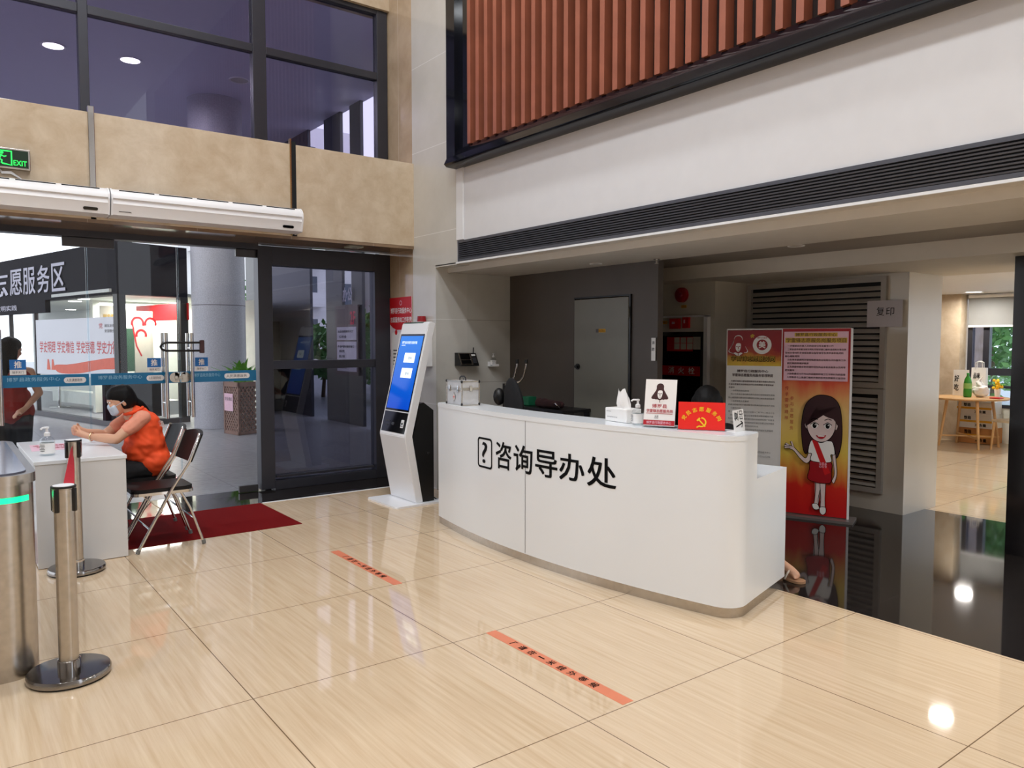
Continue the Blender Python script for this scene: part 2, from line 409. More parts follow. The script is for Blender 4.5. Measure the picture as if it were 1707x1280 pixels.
def txt(bm, F, body, a0, a1, b0, b1, c=.001, bold=0., res=2, mapf=None, rot=0):
    """letters fitted into the rectangle a0..a1 x b0..b1 of a frame; heavier weights repeat the strokes slightly shifted"""
    vs, fs, x0, x1, y0, y1 = text_raw(body, 0., res)
    f = mapf or F
    big = min(abs(a1 - a0), abs(b1 - b0)) > .04
    sh = [(0, 0)] if not bold else ([(-bold, -bold), (bold, bold), (bold, -bold), (-bold, bold), (0, -bold), (0, bold)] if big else [(-bold, -bold * .5), (bold, bold * .5)])
    for n_, (dx, dy) in enumerate(sh):
        nv = []
        for v in vs:
            s, t = (v.x + dx - x0) / (x1 - x0), (v.y + dy - y0) / max(1e-6, y1 - y0)
            if rot == 90: s, t = 1 - t, s
            if rot == -90: s, t = t, 1 - s
            nv.append(bm.verts.new(f(a0 + s * (a1 - a0), b0 + t * (b1 - b0), c + .00004 * n_)))
        for q in fs:
            try: bm.faces.new([nv[i] for i in q])
            except ValueError: pass
    return bm
def lettering(parent, F, rows, m, name='lettering', c=.001, bold=0., label=None, res=2):
    bm = bmn()
    for r in rows: txt(bm, F, r[0], r[1], r[2], r[3], r[4], c, bold, res, rot=(r[5] if len(r) > 5 else 0))
    return obj(name, bm, m, parent, label=label, recalc=False)
class Art:
    """flat printed picture: layers of coloured shapes, one mesh"""
    def __init__(s, F): s.F, s.bm, s.mats, s.k = F, bmn(), [], 0
    def mi(s, m):
        if m not in s.mats: s.mats.append(m)
        return s.mats.index(m)
    def poly(s, pts, m, up=True):
        if up: s.k += 1
        f = s.bm.faces.new([s.bm.verts.new(s.F(a, b, .0012 + .00025 * s.k)) for a, b in pts]); f.material_index = s.mi(m)
        bmesh.ops.triangulate(s.bm, faces=[f])
    def stroke(s, pts, wd, m, closed=False):
        s.k += 1; n = len(pts); L, Rr = [], []
        for i, p in enumerate(pts):
            a = pts[i - 1] if (i or closed) else pts[i]; b = pts[(i + 1) % n] if (i < n - 1 or closed) else pts[i]
            t = Vector((b[0] - a[0], b[1] - a[1])); t = t.normalized() if t.length else Vector((1, 0)); q = Vector((-t.y, t.x)) * wd / 2
            h = .0012 + .00025 * s.k
            L.append(s.bm.verts.new(s.F(p[0] + q.x, p[1] + q.y, h))); Rr.append(s.bm.verts.new(s.F(p[0] - q.x, p[1] - q.y, h)))
        for i in range(n if closed else n - 1):
            j = (i + 1) % n; f = s.bm.faces.new((L[i], Rr[i], Rr[j], L[j])); f.material_index = s.mi(m)
    def text(s, body, a0, a1, b0, b1, m, bold=0., rot=0):
        s.k += 1; n0 = len(s.bm.faces); txt(s.bm, s.F, body, a0, a1, b0, b1, .0012 + .00025 * s.k, bold, rot=rot)
        s.bm.faces.ensure_lookup_table()
        for f in s.bm.faces[n0:]: f.material_index = s.mi(m)
    def done(s, name, parent, label=None): return obj(name, s.bm, s.mats, parent, label=label, recalc=False)

def solid(name, caps, m, parent=None, voxel=.008, it=6, label=None, crease=0.):
    """continuous body surface: tapered capsules (p0, r0, p1, r1) and ellipsoids ('E', c, (rx,ry,rz), rot) fused by a voxel remesh"""
    bm = bmn()
    for q in caps:
        if q[0] == 'E': sph(bm, q[1], 1, 16, q[2], q[3] if len(q) > 3 else None); continue
        b = bmesh.new()
        for p, r in ((q[0], q[1]), (q[2], q[3])):
            bmesh.ops.create_icosphere(b, subdivisions=2, radius=r, matrix=Matrix.Translation(Vector(p)))
        h = bmesh.ops.convex_hull(b, input=b.verts[:])
        dead = [v for v in h['geom_interior'] if isinstance(v, bmesh.types.BMVert)]
        bmesh.ops.delete(b, geom=dead, context='VERTS'); merge(bm, b)
    bmesh.ops.recalc_face_normals(bm, faces=bm.faces[:])
    me = bpy.data.meshes.new('tmp'); bm.to_mesh(me); bm.free()
    o = bpy.data.objects.new('tmp', me); COL.objects.link(o)
    r = o.modifiers.new('r', 'REMESH'); r.mode = 'VOXEL'; r.voxel_size = voxel
    s = o.modifiers.new('s', 'SMOOTH'); s.factor = .5; s.iterations = it
    bpy.context.view_layer.update()
    out = bpy.data.meshes.new_from_object(o.evaluated_get(bpy.context.evaluated_depsgraph_get()))
    bpy.data.objects.remove(o); bpy.data.meshes.remove(me); out.materials.clear()
    if crease:
        from mathutils import noise
        nr = [v.normal.copy() for v in out.vertices]
        for v, q in zip(out.vertices, nr):
            c = v.co; k = noise.noise(Vector((c.x * 9 + c.z * 10, c.y * 11, c.z * 17 - c.x * 7))) + .5 * noise.noise(Vector((c.x * 22, c.y * 20, c.z * 30 + c.x * 14)))
            v.co = c + q * crease * k
    return obj(name, out, m, parent, sm=2, label=label)
# ================================================================ THE SETTING
# floors
struct('floor', bx(bmn(), -9, 4.3, -8, 7.47, -.12, 0), M['floor'])
struct('floor', bx(bmn(), 4.3, 7.51, -4, 8.0, -.12, 0), M['granite'])
struct('floor', bx(bmn(), 7.51, 14.2, -4, 9, -.12, 0), M['floor_far'])
struct('trim_1', bx(bmn(), -9, 4.3, 7.47, 8.25, -.12, 0), M['granite'])                  # dark threshold under the doors
struct('trim_2', bx(bmn(), 2.56, 4.3, 7.445, 7.475, -.1, .004), M['trim_white'])         # pale edge strip of the tiled floor
struct('floor', bx(bmn(), -30, 60, 8.25, 70, -.12, -.002), M['paving'])
# hall ceiling and the sides of the hall behind the camera
struct('ceiling', bx(bmn(), -9, 4.3, -8, 8.0, 7.55, 7.75), M['wall_white'])
struct('wall_left', bx(bmn(), -9.2, -9, -8, 8.0, 0, 7.55), mat('hall_side_wall', (190, 184, 176), .5, var=.03))
struct('wall_back', bx(bmn(), -9, 4.3, -8.2, -8, 0, 7.55), mat('hall_end_wall', (190, 184, 176), .5, var=.03))
# right side: white upper wall over the low front room
b = bmn(); bx(b, 4.3, 4.45, -4, 6.6, 2.40, 7.55); struct('wall_right', b, M['wall_white'])
b = bmn(); bx(b, 4.285, 4.301, 6.47, 6.595, 2.62, 3.34, .003); struct('trim_3', b, M['trim_white'])
b = bmn(); bx(b, 4.283, 4.301, -4, 6.6, 2.385, 2.402); struct('trim_4', b, M['trim_white'])
# corner pillar in off-white tile, and the alcove side wall behind it
b = bmn(); bx(b, 4.3, 4.7, 6.6, 7.021, 2.38, 7.55); bx(b, 4.3, 4.7, 7.02, 7.5, 0, 7.55); struct('wall_right', b, M['white_tile'])
struct('wall_back', bx(bmn(), 4.7, 5.40, 7.02, 7.5, 0, 2.5), M['white_tile_low'])
struct('wall_right', bx(bmn(), 4.3, 4.7, 7.5, 8.30, 0, 7.55), M['marble_strip'])         # beige return beside the entrance
# stone fascia over the entrance
def fascia(x0, x1): struct('wall_front', bx(bmn(), x0, x1, 7.47, 8.0, 2.645, 3.55, .004), M['marble'])
fascia(-6, 1.13); fascia(1.17, 2.905); fascia(2.96, 4.302)
struct('wall_front', bx(bmn(), -6, 4.3, 7.52, 7.98, 2.66, 3.5), M['void'])
struct('trim_5', bx(bmn(), 1.125, 1.175, 7.455, 7.5, 2.66, 3.60, .004), M['chrome'])
struct('trim_6', bx(bmn(), 2.905, 2.96, 7.475, 7.53, 2.65, 3.58), M['void'])
struct('trim_7', bx(bmn(), 2.893, 2.906, 7.455, 7.5, 2.65, 3.60), mat('brass_strip', (206, 180, 132), .25, 1.))
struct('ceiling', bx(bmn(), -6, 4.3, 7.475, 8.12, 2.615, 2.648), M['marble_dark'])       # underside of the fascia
struct('wall_front', bx(bmn(), -6, 4.7, 8.0, 8.3, 5.36, 7.55), M['marble'])              # stone above the upper windows
struct('wall_front', bx(bmn(), -6, 4.3, 8.02, 8.2, 2.648, 3.5), M['frame_dark'])
# upper windows
wn = sroot('window_1', (0, 8.1, 3.5))
for x0, x1 in ((-6, -5.9), (-.5, -.42), (1.155, 1.235), (2.74, 2.88), (4.16, 4.29)):
    struct('window_frame', bx(bmn(), x0, x1, 8.04, 8.14, 3.5, 5.36, .004), M['frame_dark'], wn)
for x0, x1 in ((-5.9, -.5), (-.42, 1.155), (1.235, 2.74), (2.88, 4.16)):
    struct('transom', bx(bmn(), x0, x1, 8.045, 8.135, 4.58, 4.66, .004), M['frame_dark'], wn)
    struct('pane', bx(bmn(), x0, x1, 8.095, 8.103, 3.5, 4.58), M['tint_up'], wn)
    struct('pane', bx(bmn(), x0, x1, 8.095, 8.103, 4.66, 5.34), M['tint_up'], wn)
struct('window_frame', bx(bmn(), -5.9, 4.16, 8.045, 8.135, 5.31, 5.36, .004), M['frame_dark'], wn)
struct('window_frame', bx(bmn(), -5.9, 4.16, 8.045, 8.135, 3.47, 3.52, .004), M['frame_dark'], wn)

# door_1: frameless clear glass doors with patch fittings, pull handles and stickers
d1 = sroot('door_1', (1.97, 8.1, 0))
struct('door_head', bx(bmn(), -6, 2.76, 8.03, 8.18, 2.555, 2.63, .004), M['frame_dark'], d1)
for x0, x1 in ((-1.9, -.42), (-.40, 1.165), (1.18, 1.963), (1.977, 2.73)):
    struct('pane', bx(bmn(), x0, x1, 8.094, 8.106, .03, 2.55), M['clear'], d1)
for x0, x1, z0, z1 in ((.98, 1.41, 2.47, 2.555), (2.54, 2.75, 2.475, 2.555), (2.53, 2.73, .005, .075), (-.6, -.2, 2.47, 2.555)):
    struct('patch_fitting', bx(bmn(), x0, x1, 8.08, 8.12, z0, z1, .004), M['patch_steel'], d1)
struct('pane_edge', bx(bmn(), 1.165, 1.18, 8.09, 8.11, .03, 2.53), M['tint_far'], d1)
struct('pane_edge', bx(bmn(), 1.963, 1.977, 8.09, 8.11, .03, 2.53), M['tint_far'], d1)
for hx, z1, z0 in ((1.83, 1.68, .84), (2.07, 1.68, .84), (.47, 1.70, .86)):
    for hy in (8.02, 8.18):
        b = bmn(); cyl(b, (hx, hy, z0), (hx, hy, z1), .019, seg=14)
        struct('pull_handle', b, M['chrome'], d1, True)
    b = bmn()
    for z in (z0 + .15, z1 - .15): cyl(b, (hx, 8.02, z), (hx, 8.18, z), .011)
    struct('handle_bolt', b, M['chrome'], d1, True)
b = bmn(); cyl(b, (1.92, 8.08, 1.24), (1.92, 8.12, 1.24), .05, seg=24); cyl(b, (2.02, 8.08, 1.24), (2.02, 8.12, 1.24), .05, seg=24)
bx(b, 1.92, 1.962, 8.08, 8.12, 1.19, 1.29); bx(b, 1.978, 2.02, 8.08, 8.12, 1.19, 1.29)
cyl(b, (1.93, 8.07, 1.24), (1.93, 8.13, 1.24), .014)
struct('lock_plate', b, M['steel'], d1)
Fd = FY(0, 8.088, 0)
for x0, x1 in ((-.40, 1.165), (1.18, 1.963), (1.977, 2.73)):
    b = bmn(); fbox(b, Fd, x0, x1, 1.185, 1.295, 0, .002); struct('sticker_band', b, M['teal_sticker'], d1)
bands = ((.52, .93, .96, 1.14), (1.24, 1.62, 1.66, 1.82), (2.10, 2.36, 2.40, 2.66))
for a0, a1, p0, p1 in bands:
    lettering(d1, Fd, [('博罗县政务服务中心', a0, a1, 1.238, 1.275)], mat('pale_sticker_text', (150, 200, 226), .5), 'band_lettering', .004)
    b = bmn(); fpoly(b, Fd, rrect(p0, p1, 1.213, 1.267, .026), .003, .0045); struct('sticker_pill', b, M['white_print'], d1)
    lettering(d1, Fd, [('人民满意政务', p0 + .02, p1 - .03, 1.225, 1.255)], M['ink_grey'], 'pill_lettering', .006)
for x0 in (.545, 1.67, 2.115):
    b = bmn(); fbox(b, Fd, x0, x0 + .125, 1.345, 1.435, 0, .002); struct('push_sticker', b, M['blue_sticker'], d1)
    b = bmn(); fbox(b, Fd, x0, x0 + .125, 1.30, 1.345, 0, .002); struct('push_sticker_foot', b, M['white_print'], d1)
    lettering(d1, Fd, [('推', x0 + .035, x0 + .09, 1.36, 1.42)], M['white_print'], 'push_lettering', .004, .02)
    lettering(d1, Fd, [('随手关门', x0 + .02, x0 + .105, 1.311, 1.333)], M['ink_grey'], 'push_lettering', .004)

# door_2: framed dark glass door
d2 = sroot('door_2', (3.5, 8.1, 0))
b = bmn()
bx(b, 2.75, 2.90, 8.03, 8.17, .02, 2.60, .004); struct('door_frame', b, M['frame_dark'], d2)
struct('door_frame', bx(bmn(), 4.10, 4.30, 8.03, 8.17, 0, 2.60, .004), M['frame_dark'], d2)
struct('door_frame', bx(bmn(), 2.90, 4.10, 8.03, 8.17, 2.40, 2.60, .004), M['frame_dark'], d2)
struct('door_rail', bx(bmn(), 2.90, 4.10, 8.045, 8.155, 1.30, 1.39, .004), M['frame_dark'], d2)
struct('door_rail', bx(bmn(), 2.90, 4.10, 8.035, 8.165, 0, .10, .004), M['frame_dark'], d2)
struct('door_rail', bx(bmn(), 2.92, 4.08, 8.04, 8.16, .13, .155, .004), M['frame_dark'], d2)
struct('pane', bx(bmn(), 2.90, 4.10, 8.094, 8.106, 1.39, 2.40), M['tint'], d2)
struct('pane', bx(bmn(), 2.90, 4.10, 8.094, 8.106, .10, 1.30), M['tint_low'], d2)

# low front room: ceilings, drop, beam
struct('ceiling', bx(bmn(), 4.3, 4.45, -4, 7.02, 2.392, 2.402), M['soffit'])
struct('trim_8', bx(bmn(), 4.449, 4.475, -4, 7.02, 2.33, 2.42), M['soffit'])
struct('ceiling', bx(bmn(), 4.47, 5.31, -4, 7.02, 2.335, 2.45), M['soffit'])
struct('ceiling', bx(bmn(), 5.31, 6.14, -4, 7.02, 2.36, 2.45), mat('taupe_ceiling', (150, 142, 132), .6, var=.02))  # ceiling section behind the alcove in a darker tone
struct('ceiling', bx(bmn(), 6.13, 7.8, -4, 8, 2.225, 2.5), M['soffit'])
struct('ceiling', bx(bmn(), 7.8, 14, -4, 9, 2.35, 2.5), M['wall_white'])
struct('ceiling', bx(bmn(), 4.45, 14, -4, 9, 2.5, 2.6), M['wall_white'])
# alcove back wall with the fire door
b = bmn(); bx(b, 5.29, 5.36, 4.78, 5.12, 0, 2.45); bx(b, 5.29, 5.36, 5.91, 7.02, 0, 2.45); bx(b, 5.29, 5.36, 5.12, 5.91, 2.03, 2.45)
struct('wall_back', b, M['grey_wall'])
d3 = sroot('door_3', (5.3, 5.5, 0))
struct('door_leaf', bx(bmn(), 5.272, 5.32, 5.135, 5.90, .01, 2.02, .004), M['grey_door'], d3)
b = bmn(); bx(b, 5.27, 5.30, 5.105, 5.125, 0, 2.045); bx(b, 5.285, 5.30, 5.905, 5.915, 0, 2.045); bx(b, 5.28, 5.30, 5.105, 5.915, 2.03, 2.045)
struct('door_frame', b, M['black'], d3)
b = bmn(); cyl(b, (5.272, 5.84, 1.34), (5.262, 5.84, 1.34), .03); cyl(b, (5.262, 5.84, 1.34), (5.235, 5.84, 1.34), .016); struct('door_knob', b, M['black'], d3, True)
struct('hinge', bx(bmn(), 5.255, 5.274, 5.118, 5.135, 1.82, 1.93), M['grey_door'], d3)
b = bmn(); fbox(b, FX(5.271, 0, 0), -5.535, -5.44, 1.685, 1.72, 0, .002); struct('door_sticker', b, M['amber'], d3)
lettering(d3, FX(5.271, 0, 0), [('责任到人', -5.53, -5.445, 1.69, 1.715)], M['ink'], 'sticker_lettering', .004)
b = bmn(); fbox(b, FX(5.271, 0, 0), -5.575, -5.54, 1.685, 1.72, 0, .002); struct('door_sticker', b, M['ink_grey'], d3)
# deeper walls: hydrant wall, louvred wall, stone column, black column, far window wall
struct('wall_back', bx(bmn(), 6.53, 7.12, 5.11, 8.0, 0, 2.25), M['grey_tile'])
struct('wall_right', bx(bmn(), 7.07, 7.72, 3.38, 5.2, 0, 2.25), M['grey_tile'])
struct('wall_left', bx(bmn(), 4.3, 14, -4.2, -4, 0, 2.5), M['interior_wall'])
struct('wall_back', bx(bmn(), 5.36, 6.55, 7.6, 7.8, 0, 2.45), M['grey_wall'])
b = bmn(); bx(b, 6.40, 7.2, 1.2, 2.295, 0, 2.24); struct('wall_right', b, M['black_panel'])
FW0 = 13.34
struct('wall_back', bx(bmn(), 13.12, 14.0, 5.45, 9, 0, 2.35), M['marble'])
b = bmn(); bx(b, FW0, 13.6, -4, 5.42, 0, .55); bx(b, FW0, 13.6, -4, 5.42, 2.28, 2.36); struct('wall_back', b, M['interior_wall'])
struct('wall_left', bx(bmn(), 7.72, 13.2, 8.8, 9, 0, 2.35), M['interior_wall'])
w2 = sroot('window_2', (FW0, 4.9, 1))
struct('window_frame', bx(bmn(), FW0 - .01, FW0 + .09, 5.35, 5.42, .55, 2.28), M['frame_dark'], w2)
struct('window_frame', bx(bmn(), FW0 - .01, FW0 + .09, 5.10, 5.19, 1.16, 2.28), M['frame_dark'], w2)
struct('window_frame', bx(bmn(), FW0 - .01, FW0 + .09, 1, 5.35, 1.06, 1.17), M['frame_dark'], w2)
struct('window_frame', bx(bmn(), FW0 - .01, FW0 + .09, 1, 5.35, .86, .90), M['frame_dark'], w2)
struct('window_frame', bx(bmn(), FW0 - .01, FW0 + .09, 1, 5.35, .55, .60), M['frame_dark'], w2)
struct('window_frame', bx(bmn(), FW0 - .01, FW0 + .09, 1, 1.1, .55, 2.28), M['frame_dark'], w2)
struct('pane', bx(bmn(), FW0 + .03, FW0 + .04, 1.1, 5.35, .60, 1.06), M['tint_far'], w2)
struct('pane', bx(bmn(), FW0 + .03, FW0 + .04, 1.1, 5.10, 1.17, 2.28), M['tint_far'], w2)
struct('pane', bx(bmn(), FW0 + .03, FW0 + .04, 5.19, 5.35, 1.17, 2.28), M['tint'], w2)

# outdoors: canopy, side wall with openings
b = bmn(); bx(b, -3, 6.5, 8.3, 30, 6.0, 6.3); struct('ceiling', b, M['canopy'])
b = bmn()
for y0, y1 in ((8.3, 12.5), (13.05, 13.5), (13.92, 14.68), (15.5, 19.6)): bx(b, 6.4, 6.46, y0, y1, 0, 6.0)
for y0, y1 in ((12.5, 13.05), (13.5, 13.92), (14.68, 15.5)): bx(b, 6.4, 6.46, y0, y1, 4.35, 4.62)
bx(b, 6.4, 6.46, 13.5, 13.92, 0, 2.3)
struct('wall_right', b, M['dark_stone'])
# ================================================================ THINGS: reception desk and what stands on it
DC = Vector((9.876, 4.35, 0))
def dk(r, a): return (DC.x - r * math.cos(a), DC.y - r * math.sin(a))
A0, A1 = math.asin(-1.37 / 6.5), math.asin(1.71 / 6.5)
def desk_foot(r0, r1, a0=A0, a1=A1, rad=0., n=40, inset=0.):
    """footprint of an arc strip; front right corner rounded with radius rad"""
    p = []; ae = a1 - rad / r0
    for i in range(n + 1): p.append(dk(r0, a0 + (ae - a0) * i / n))
    if rad:
        cx, cy = dk(r0 - rad, ae)
        t0 = math.atan2(p[-1][1] - cy, p[-1][0] - cx)
        for i in range(1, 9): p.append((cx + rad * math.cos(t0 + PI / 2 * i / 8), cy + rad * math.sin(t0 + PI / 2 * i / 8)))
    for i in range(n + 1): p.append(dk(r1, a1 + (a0 - a1) * i / n))
    return p
desk = thing('reception_desk', 'long curved white reception desk with black Chinese lettering on its front', 'desk', (4.0, 4.3, 0))
b = bmn(); prism(b, desk_foot(6.5, 6.21, rad=.13), .062, 1.03); fpn = obj('front_panel', b, M['white_gloss'], desk, True)
b = bmn(); prism(b, desk_foot(6.503, 6.207, a1=A1 + .0004, rad=.132), 1.03, 1.065)
bmesh.ops.bevel(b, geom=[e for e in b.edges if all(v.co.z > 1.06 for v in e.verts)], offset=.005, segments=2, affect='EDGES'); obj('countertop', b, M['white_gloss'], desk, True)
b = bmn(); prism(b, desk_foot(6.21, 5.67), .745, .783); obj('worktop', b, M['white_gloss'], desk, True)
b = bmn(); prism(b, desk_foot(6.21, 5.67, a0=A1 - .007), .062, .745); obj('end_panel', b, M['white_gloss'], desk)
b = bmn(); prism(b, desk_foot(6.21, 5.67, a0=A0, a1=A0 + .007), .062, .745); obj('end_panel', b, M['white_gloss'], desk)
b = bmn(); prism(b, desk_foot(6.493, 6.23, a1=A1 - .001, rad=.13), 0, .062); prism(b, desk_foot(6.23, 5.68, a0=A1 - .012, a1=A1 - .001), 0, .062); obj('plinth', b, M['steel'], desk, True, label='brushed steel plinth')
def deskmap(s, z, c):
    a = (4.35 - s) / 6.5 if False else math.asin(max(-1, min(1, (4.35 - s) / 6.5)))
    x, y = dk(6.5 + c, a); return Vector((x, y, z))
b = bmn()
dm = lambda s, z, c: deskmap(-s, z, c)
for ch, y0, y1, z0, z1 in (('咨', 4.665, 4.465, .644, .846), ('询', 4.432, 4.217, .65, .846), ('导', 4.183, 3.958, .655, .838), ('办', 3.935, 3.708, .662, .842), ('处', 3.680, 3.444, .655, .847)):
    txt(b, None, ch, -y0, -y1, z0, z1, .002, .012, 3, mapf=dm)
obj('lettering', b, M['ink'], fpn, label='black Chinese characters', recalc=False)
b = bmn()
out = rrect(-4.934, -4.718, .615, .853, .03); inn = rrect(-4.934 + .016, -4.718 - .016, .615 + .016, .853 - .016, .018)
vo = [b.verts.new(dm(x, z, .002)) for x, z in out]; vi = [b.verts.new(dm(x, z, .002)) for x, z in inn]
for i in range(len(vo)): j = (i + 1) % len(vo); b.faces.new((vo[i], vo[j], vi[j], vi[i]))
txt(b, None, '?', -4.866, -4.790, .655, .818, .002, .004, 4, mapf=dm)
obj('question_mark_icon', b, M['ink'], fpn, label='black question mark in a rounded square', recalc=False)
b = bmn(); v = [b.verts.new(dm(-4.30 + d, z, .0012)) for d, z in ((0, .07), (.004, .07), (.004, 1.03), (0, 1.03))]; b.faces.new(v)
obj('panel_seam', b, M['ink_grey'], fpn)

TOP = 1.0655
# first aid case
fa = thing('first_aid_case', 'aluminium first aid case with a red cross at the left end of the desk', 'case', (3.56, 5.386, TOP), R(-6.5))
FS_ = Matrix.Diagonal((.84, .93, 1.2, 1))
def P(root, name, m, sm=False, label=None):   # part builder in the local frame of a thing
    return lambda bm: obj(name, (bmesh.ops.transform(bm, matrix=MW[root] @ (FS_ if root['category'] == 'case' else Matrix.Identity(4)), verts=bm.verts) or bm), m, root, sm, label)
b = box(bmn(), (0, 0, .058), (.19, .30, .112), None, .004); P(fa, 'case_body', mat('brushed_aluminium_panel', (206, 206, 208), .3, .35, var=.05, scale=20))(b)
b = box(bmn(), (0, 0, .143), (.19, .30, .052), None, .004); P(fa, 'lid', mat('aluminium_lid_panel', (210, 210, 212), .3, .35, var=.05, scale=20))(b)
b = bmn()
for x in (-.096, .096):
    for y in (-.151, .151):
        box(b, (x, y, .086), (.012, .012, .17), None, .003)
for z in (.004, .113, .120, .168):
    for x in (-.096, .096): box(b, (x, 0, z), (.008, .30, .008))
    for y in (-.151, .151): box(b, (0, y, z), (.19, .008, .008))
P(fa, 'edge_trim', M['steel'])(b)
for x in (-.097, .097):
    for y in (-.152, .152):
        for z in (.011, .166): P(fa, 'corner_cap', M['black'], True)(sph(bmn(), (x, y, z), .011, 10))
for y in (-.085, .085):
    b = bmn(); box(b, (-.1, y, .115), (.012, .026, .045), None, .002); cyl(b, (-.104, y - .015, .104), (-.104, y + .015, .104), .006); P(fa, 'latch', M['chrome'])(b)
b = bmn(); box(b, (0, -.157, .118), (.03, .012, .04), None, .002); P(fa, 'latch', M['chrome'])(b)
b = bmn(); tube(b, [(0, -.06, .172), (0, -.055, .19), (0, -.03, .198), (0, .03, .198), (0, .055, .19), (0, .06, .172)], .006); P(fa, 'handle', M['black'], True)(b)
Ff = Frame(MW[fa] @ Vector((-.0812, 0, .068)), MW[fa].to_3x3() @ Vector((0, -1, 0)), (0, 0, 1))
A = Art(Ff); A.poly([(-.03, 0), (0, .04), (.03, 0), (0, -.04)], M['ink']); A.poly([(-.025, 0), (0, .034), (.025, 0), (0, -.034)], M['white_print']); A.poly([(-.015, -.004), (.015, -.004), (.015, .004), (-.015, .004)], M['red']); A.poly([(-.004, -.015), (.004, -.015), (.004, .015), (-.004, .015)], M['red'])
A.done('cross_emblem', fa, 'red cross in a diamond')

# tissue box
tb = thing('tissue_box', 'white tissue box with a pulled-up tissue beside the sanitiser on the desk', 'tissue box', (3.655, 3.60, TOP), R(-6))
b = box(bmn(), (0, 0, .046), (.125, .225, .09), None, .006); P(tb, 'box_body', M['white_print'])(b)
b = bmn()
for i in range(7):
    pass
rows = [(.030, .060, .0), (.042, .052, .03), (.030, .046, .065), (.014, .036, .10), (.010, .026, .118)]
rings = []
for k, (rx, ry, z) in enumerate(rows):
    rings.append([b.verts.new(((rx * (.8 + .2 * math.cos(5 * t)) + .004 * k) * math.cos(t), -.01 + .012 * k * .4 + ry * math.sin(t) * (1 + .12 * math.cos(7 * t)), .09 + z + (.012 * math.sin(3 * t + 1) if k > 2 else 0))) for t in [2 * PI * q / 26 for q in range(26)]])
for r0, r1 in zip(rings, rings[1:]):
    for q in range(26): b.faces.new((r0[q], r0[(q + 1) % 26], r1[(q + 1) % 26], r1[q]))
P(tb, 'tissue', M['paper'], True)(b)
Ft = Frame(MW[tb] @ Vector((-.0635, 0, .0)), MW[tb].to_3x3() @ Vector((0, -1, 0)), (0, 0, 1))
lettering(tb, Ft, [('soft tissue', -.095, -.045, .066, .074), ('面巾纸 超柔亲肤 原生木浆', -.085, .02, .028, .036)], M['ink_grey'], c=.0015)

def pump_bottle(name, label, loc, s=1., m_label=None, rz=0., group=None):
    t = thing(name, label, 'bottle', loc, rz, group)
    b = bmn(); lathe(b, [(0, 0), (.034 * s, 0), (.038 * s, .005 * s), (.038 * s, .082 * s), (.034 * s, .094 * s), (.018 * s, .106 * s), (.014 * s, .112 * s), (0, .112 * s)]); P(t, 'bottle_body', M['clear_bottle'], True)(b)
    b = bmn(); lathe(b, [(0, .004 * s), (.034 * s, .006 * s), (.034 * s, .074 * s), (0, .075 * s)]); P(t, 'gel', glass('sanitiser_gel', (.94, .96, .965), .03), True)(b)
    b = bmn(); lathe(b, [(.0384 * s, .012 * s), (.0384 * s, .072 * s)], seg=28); pl_ = P(t, 'paper_label', M['white_print'], True)(b)
    b = bmn(); lathe(b, [(0, .110 * s), (.016 * s, .110 * s), (.016 * s, .128 * s), (.008 * s, .134 * s), (.006 * s, .152 * s), (.012 * s, .153 * s), (.012 * s, .164 * s), (0, .166 * s)], seg=18)
    tube(b, [(-.004 * s, 0, .160 * s), (-.03 * s, .006 * s, .160 * s), (-.042 * s, .008 * s, .152 * s)], .0055 * s, 8); P(t, 'pump', M['white_plastic'], True)(b)
    Fb = Frame(MW[t] @ Vector((-.0392 * s, 0, .02 * s)), MW[t].to_3x3() @ Vector((0, -1, 0)), (0, 0, 1))
    b = bmn()
    for k, wd in enumerate((.018, .02, .012, .019, .015)):
        fbox(b, Fb, -wd * s, wd * s * .6, (.042 - .009 * k) * s, (.045 - .009 * k) * s, 0, .0006)
    obj('label_print', b, M['ink_grey'], pl_)
    return t
pump_bottle('sanitiser_bottle', 'clear hand sanitiser pump bottle between the tissue box and white sign on the desk', (3.59, 3.405, TOP), 1.0, rz=R(-20))

# L-shaped acrylic sign with the portrait emblem
sg = thing('desk_sign', 'white upright acrylic sign with a fur-hat portrait emblem and red lettering on the desk', 'sign', (3.565, 3.20, TOP), 0)
u = Vector((.076, -.181, 0)).normalized(); tilt = Vector((0, 0, 1)) * math.cos(R(9)) + Vector((u.y, -u.x, 0)) * -math.sin(R(9))
nrm = u.cross(Vector((0, 0, 1)))
tilt = (Vector((0, 0, 1)) - nrm * .16).normalized()
Fs = Frame(Vector((3.565, 3.205, TOP + .004)), u, tilt)
b = bmn(); fbox(b, Fs, -.104, .104, 0, .30, -.007, -.0035); fbox(b, Frame(Fs.p, u, -nrm), -.104, .104, -.01, .085, -.004, 0); obj('acrylic_stand', b, M['acrylic'], sg)
b = bmn(); fbox(b, Fs, -.1, .1, .006, .296, -.003, .001); sgc = obj('sign_card', b, M['white_print'], sg)
A = Art(Frame(Fs(0, 0, .0005), u, tilt))
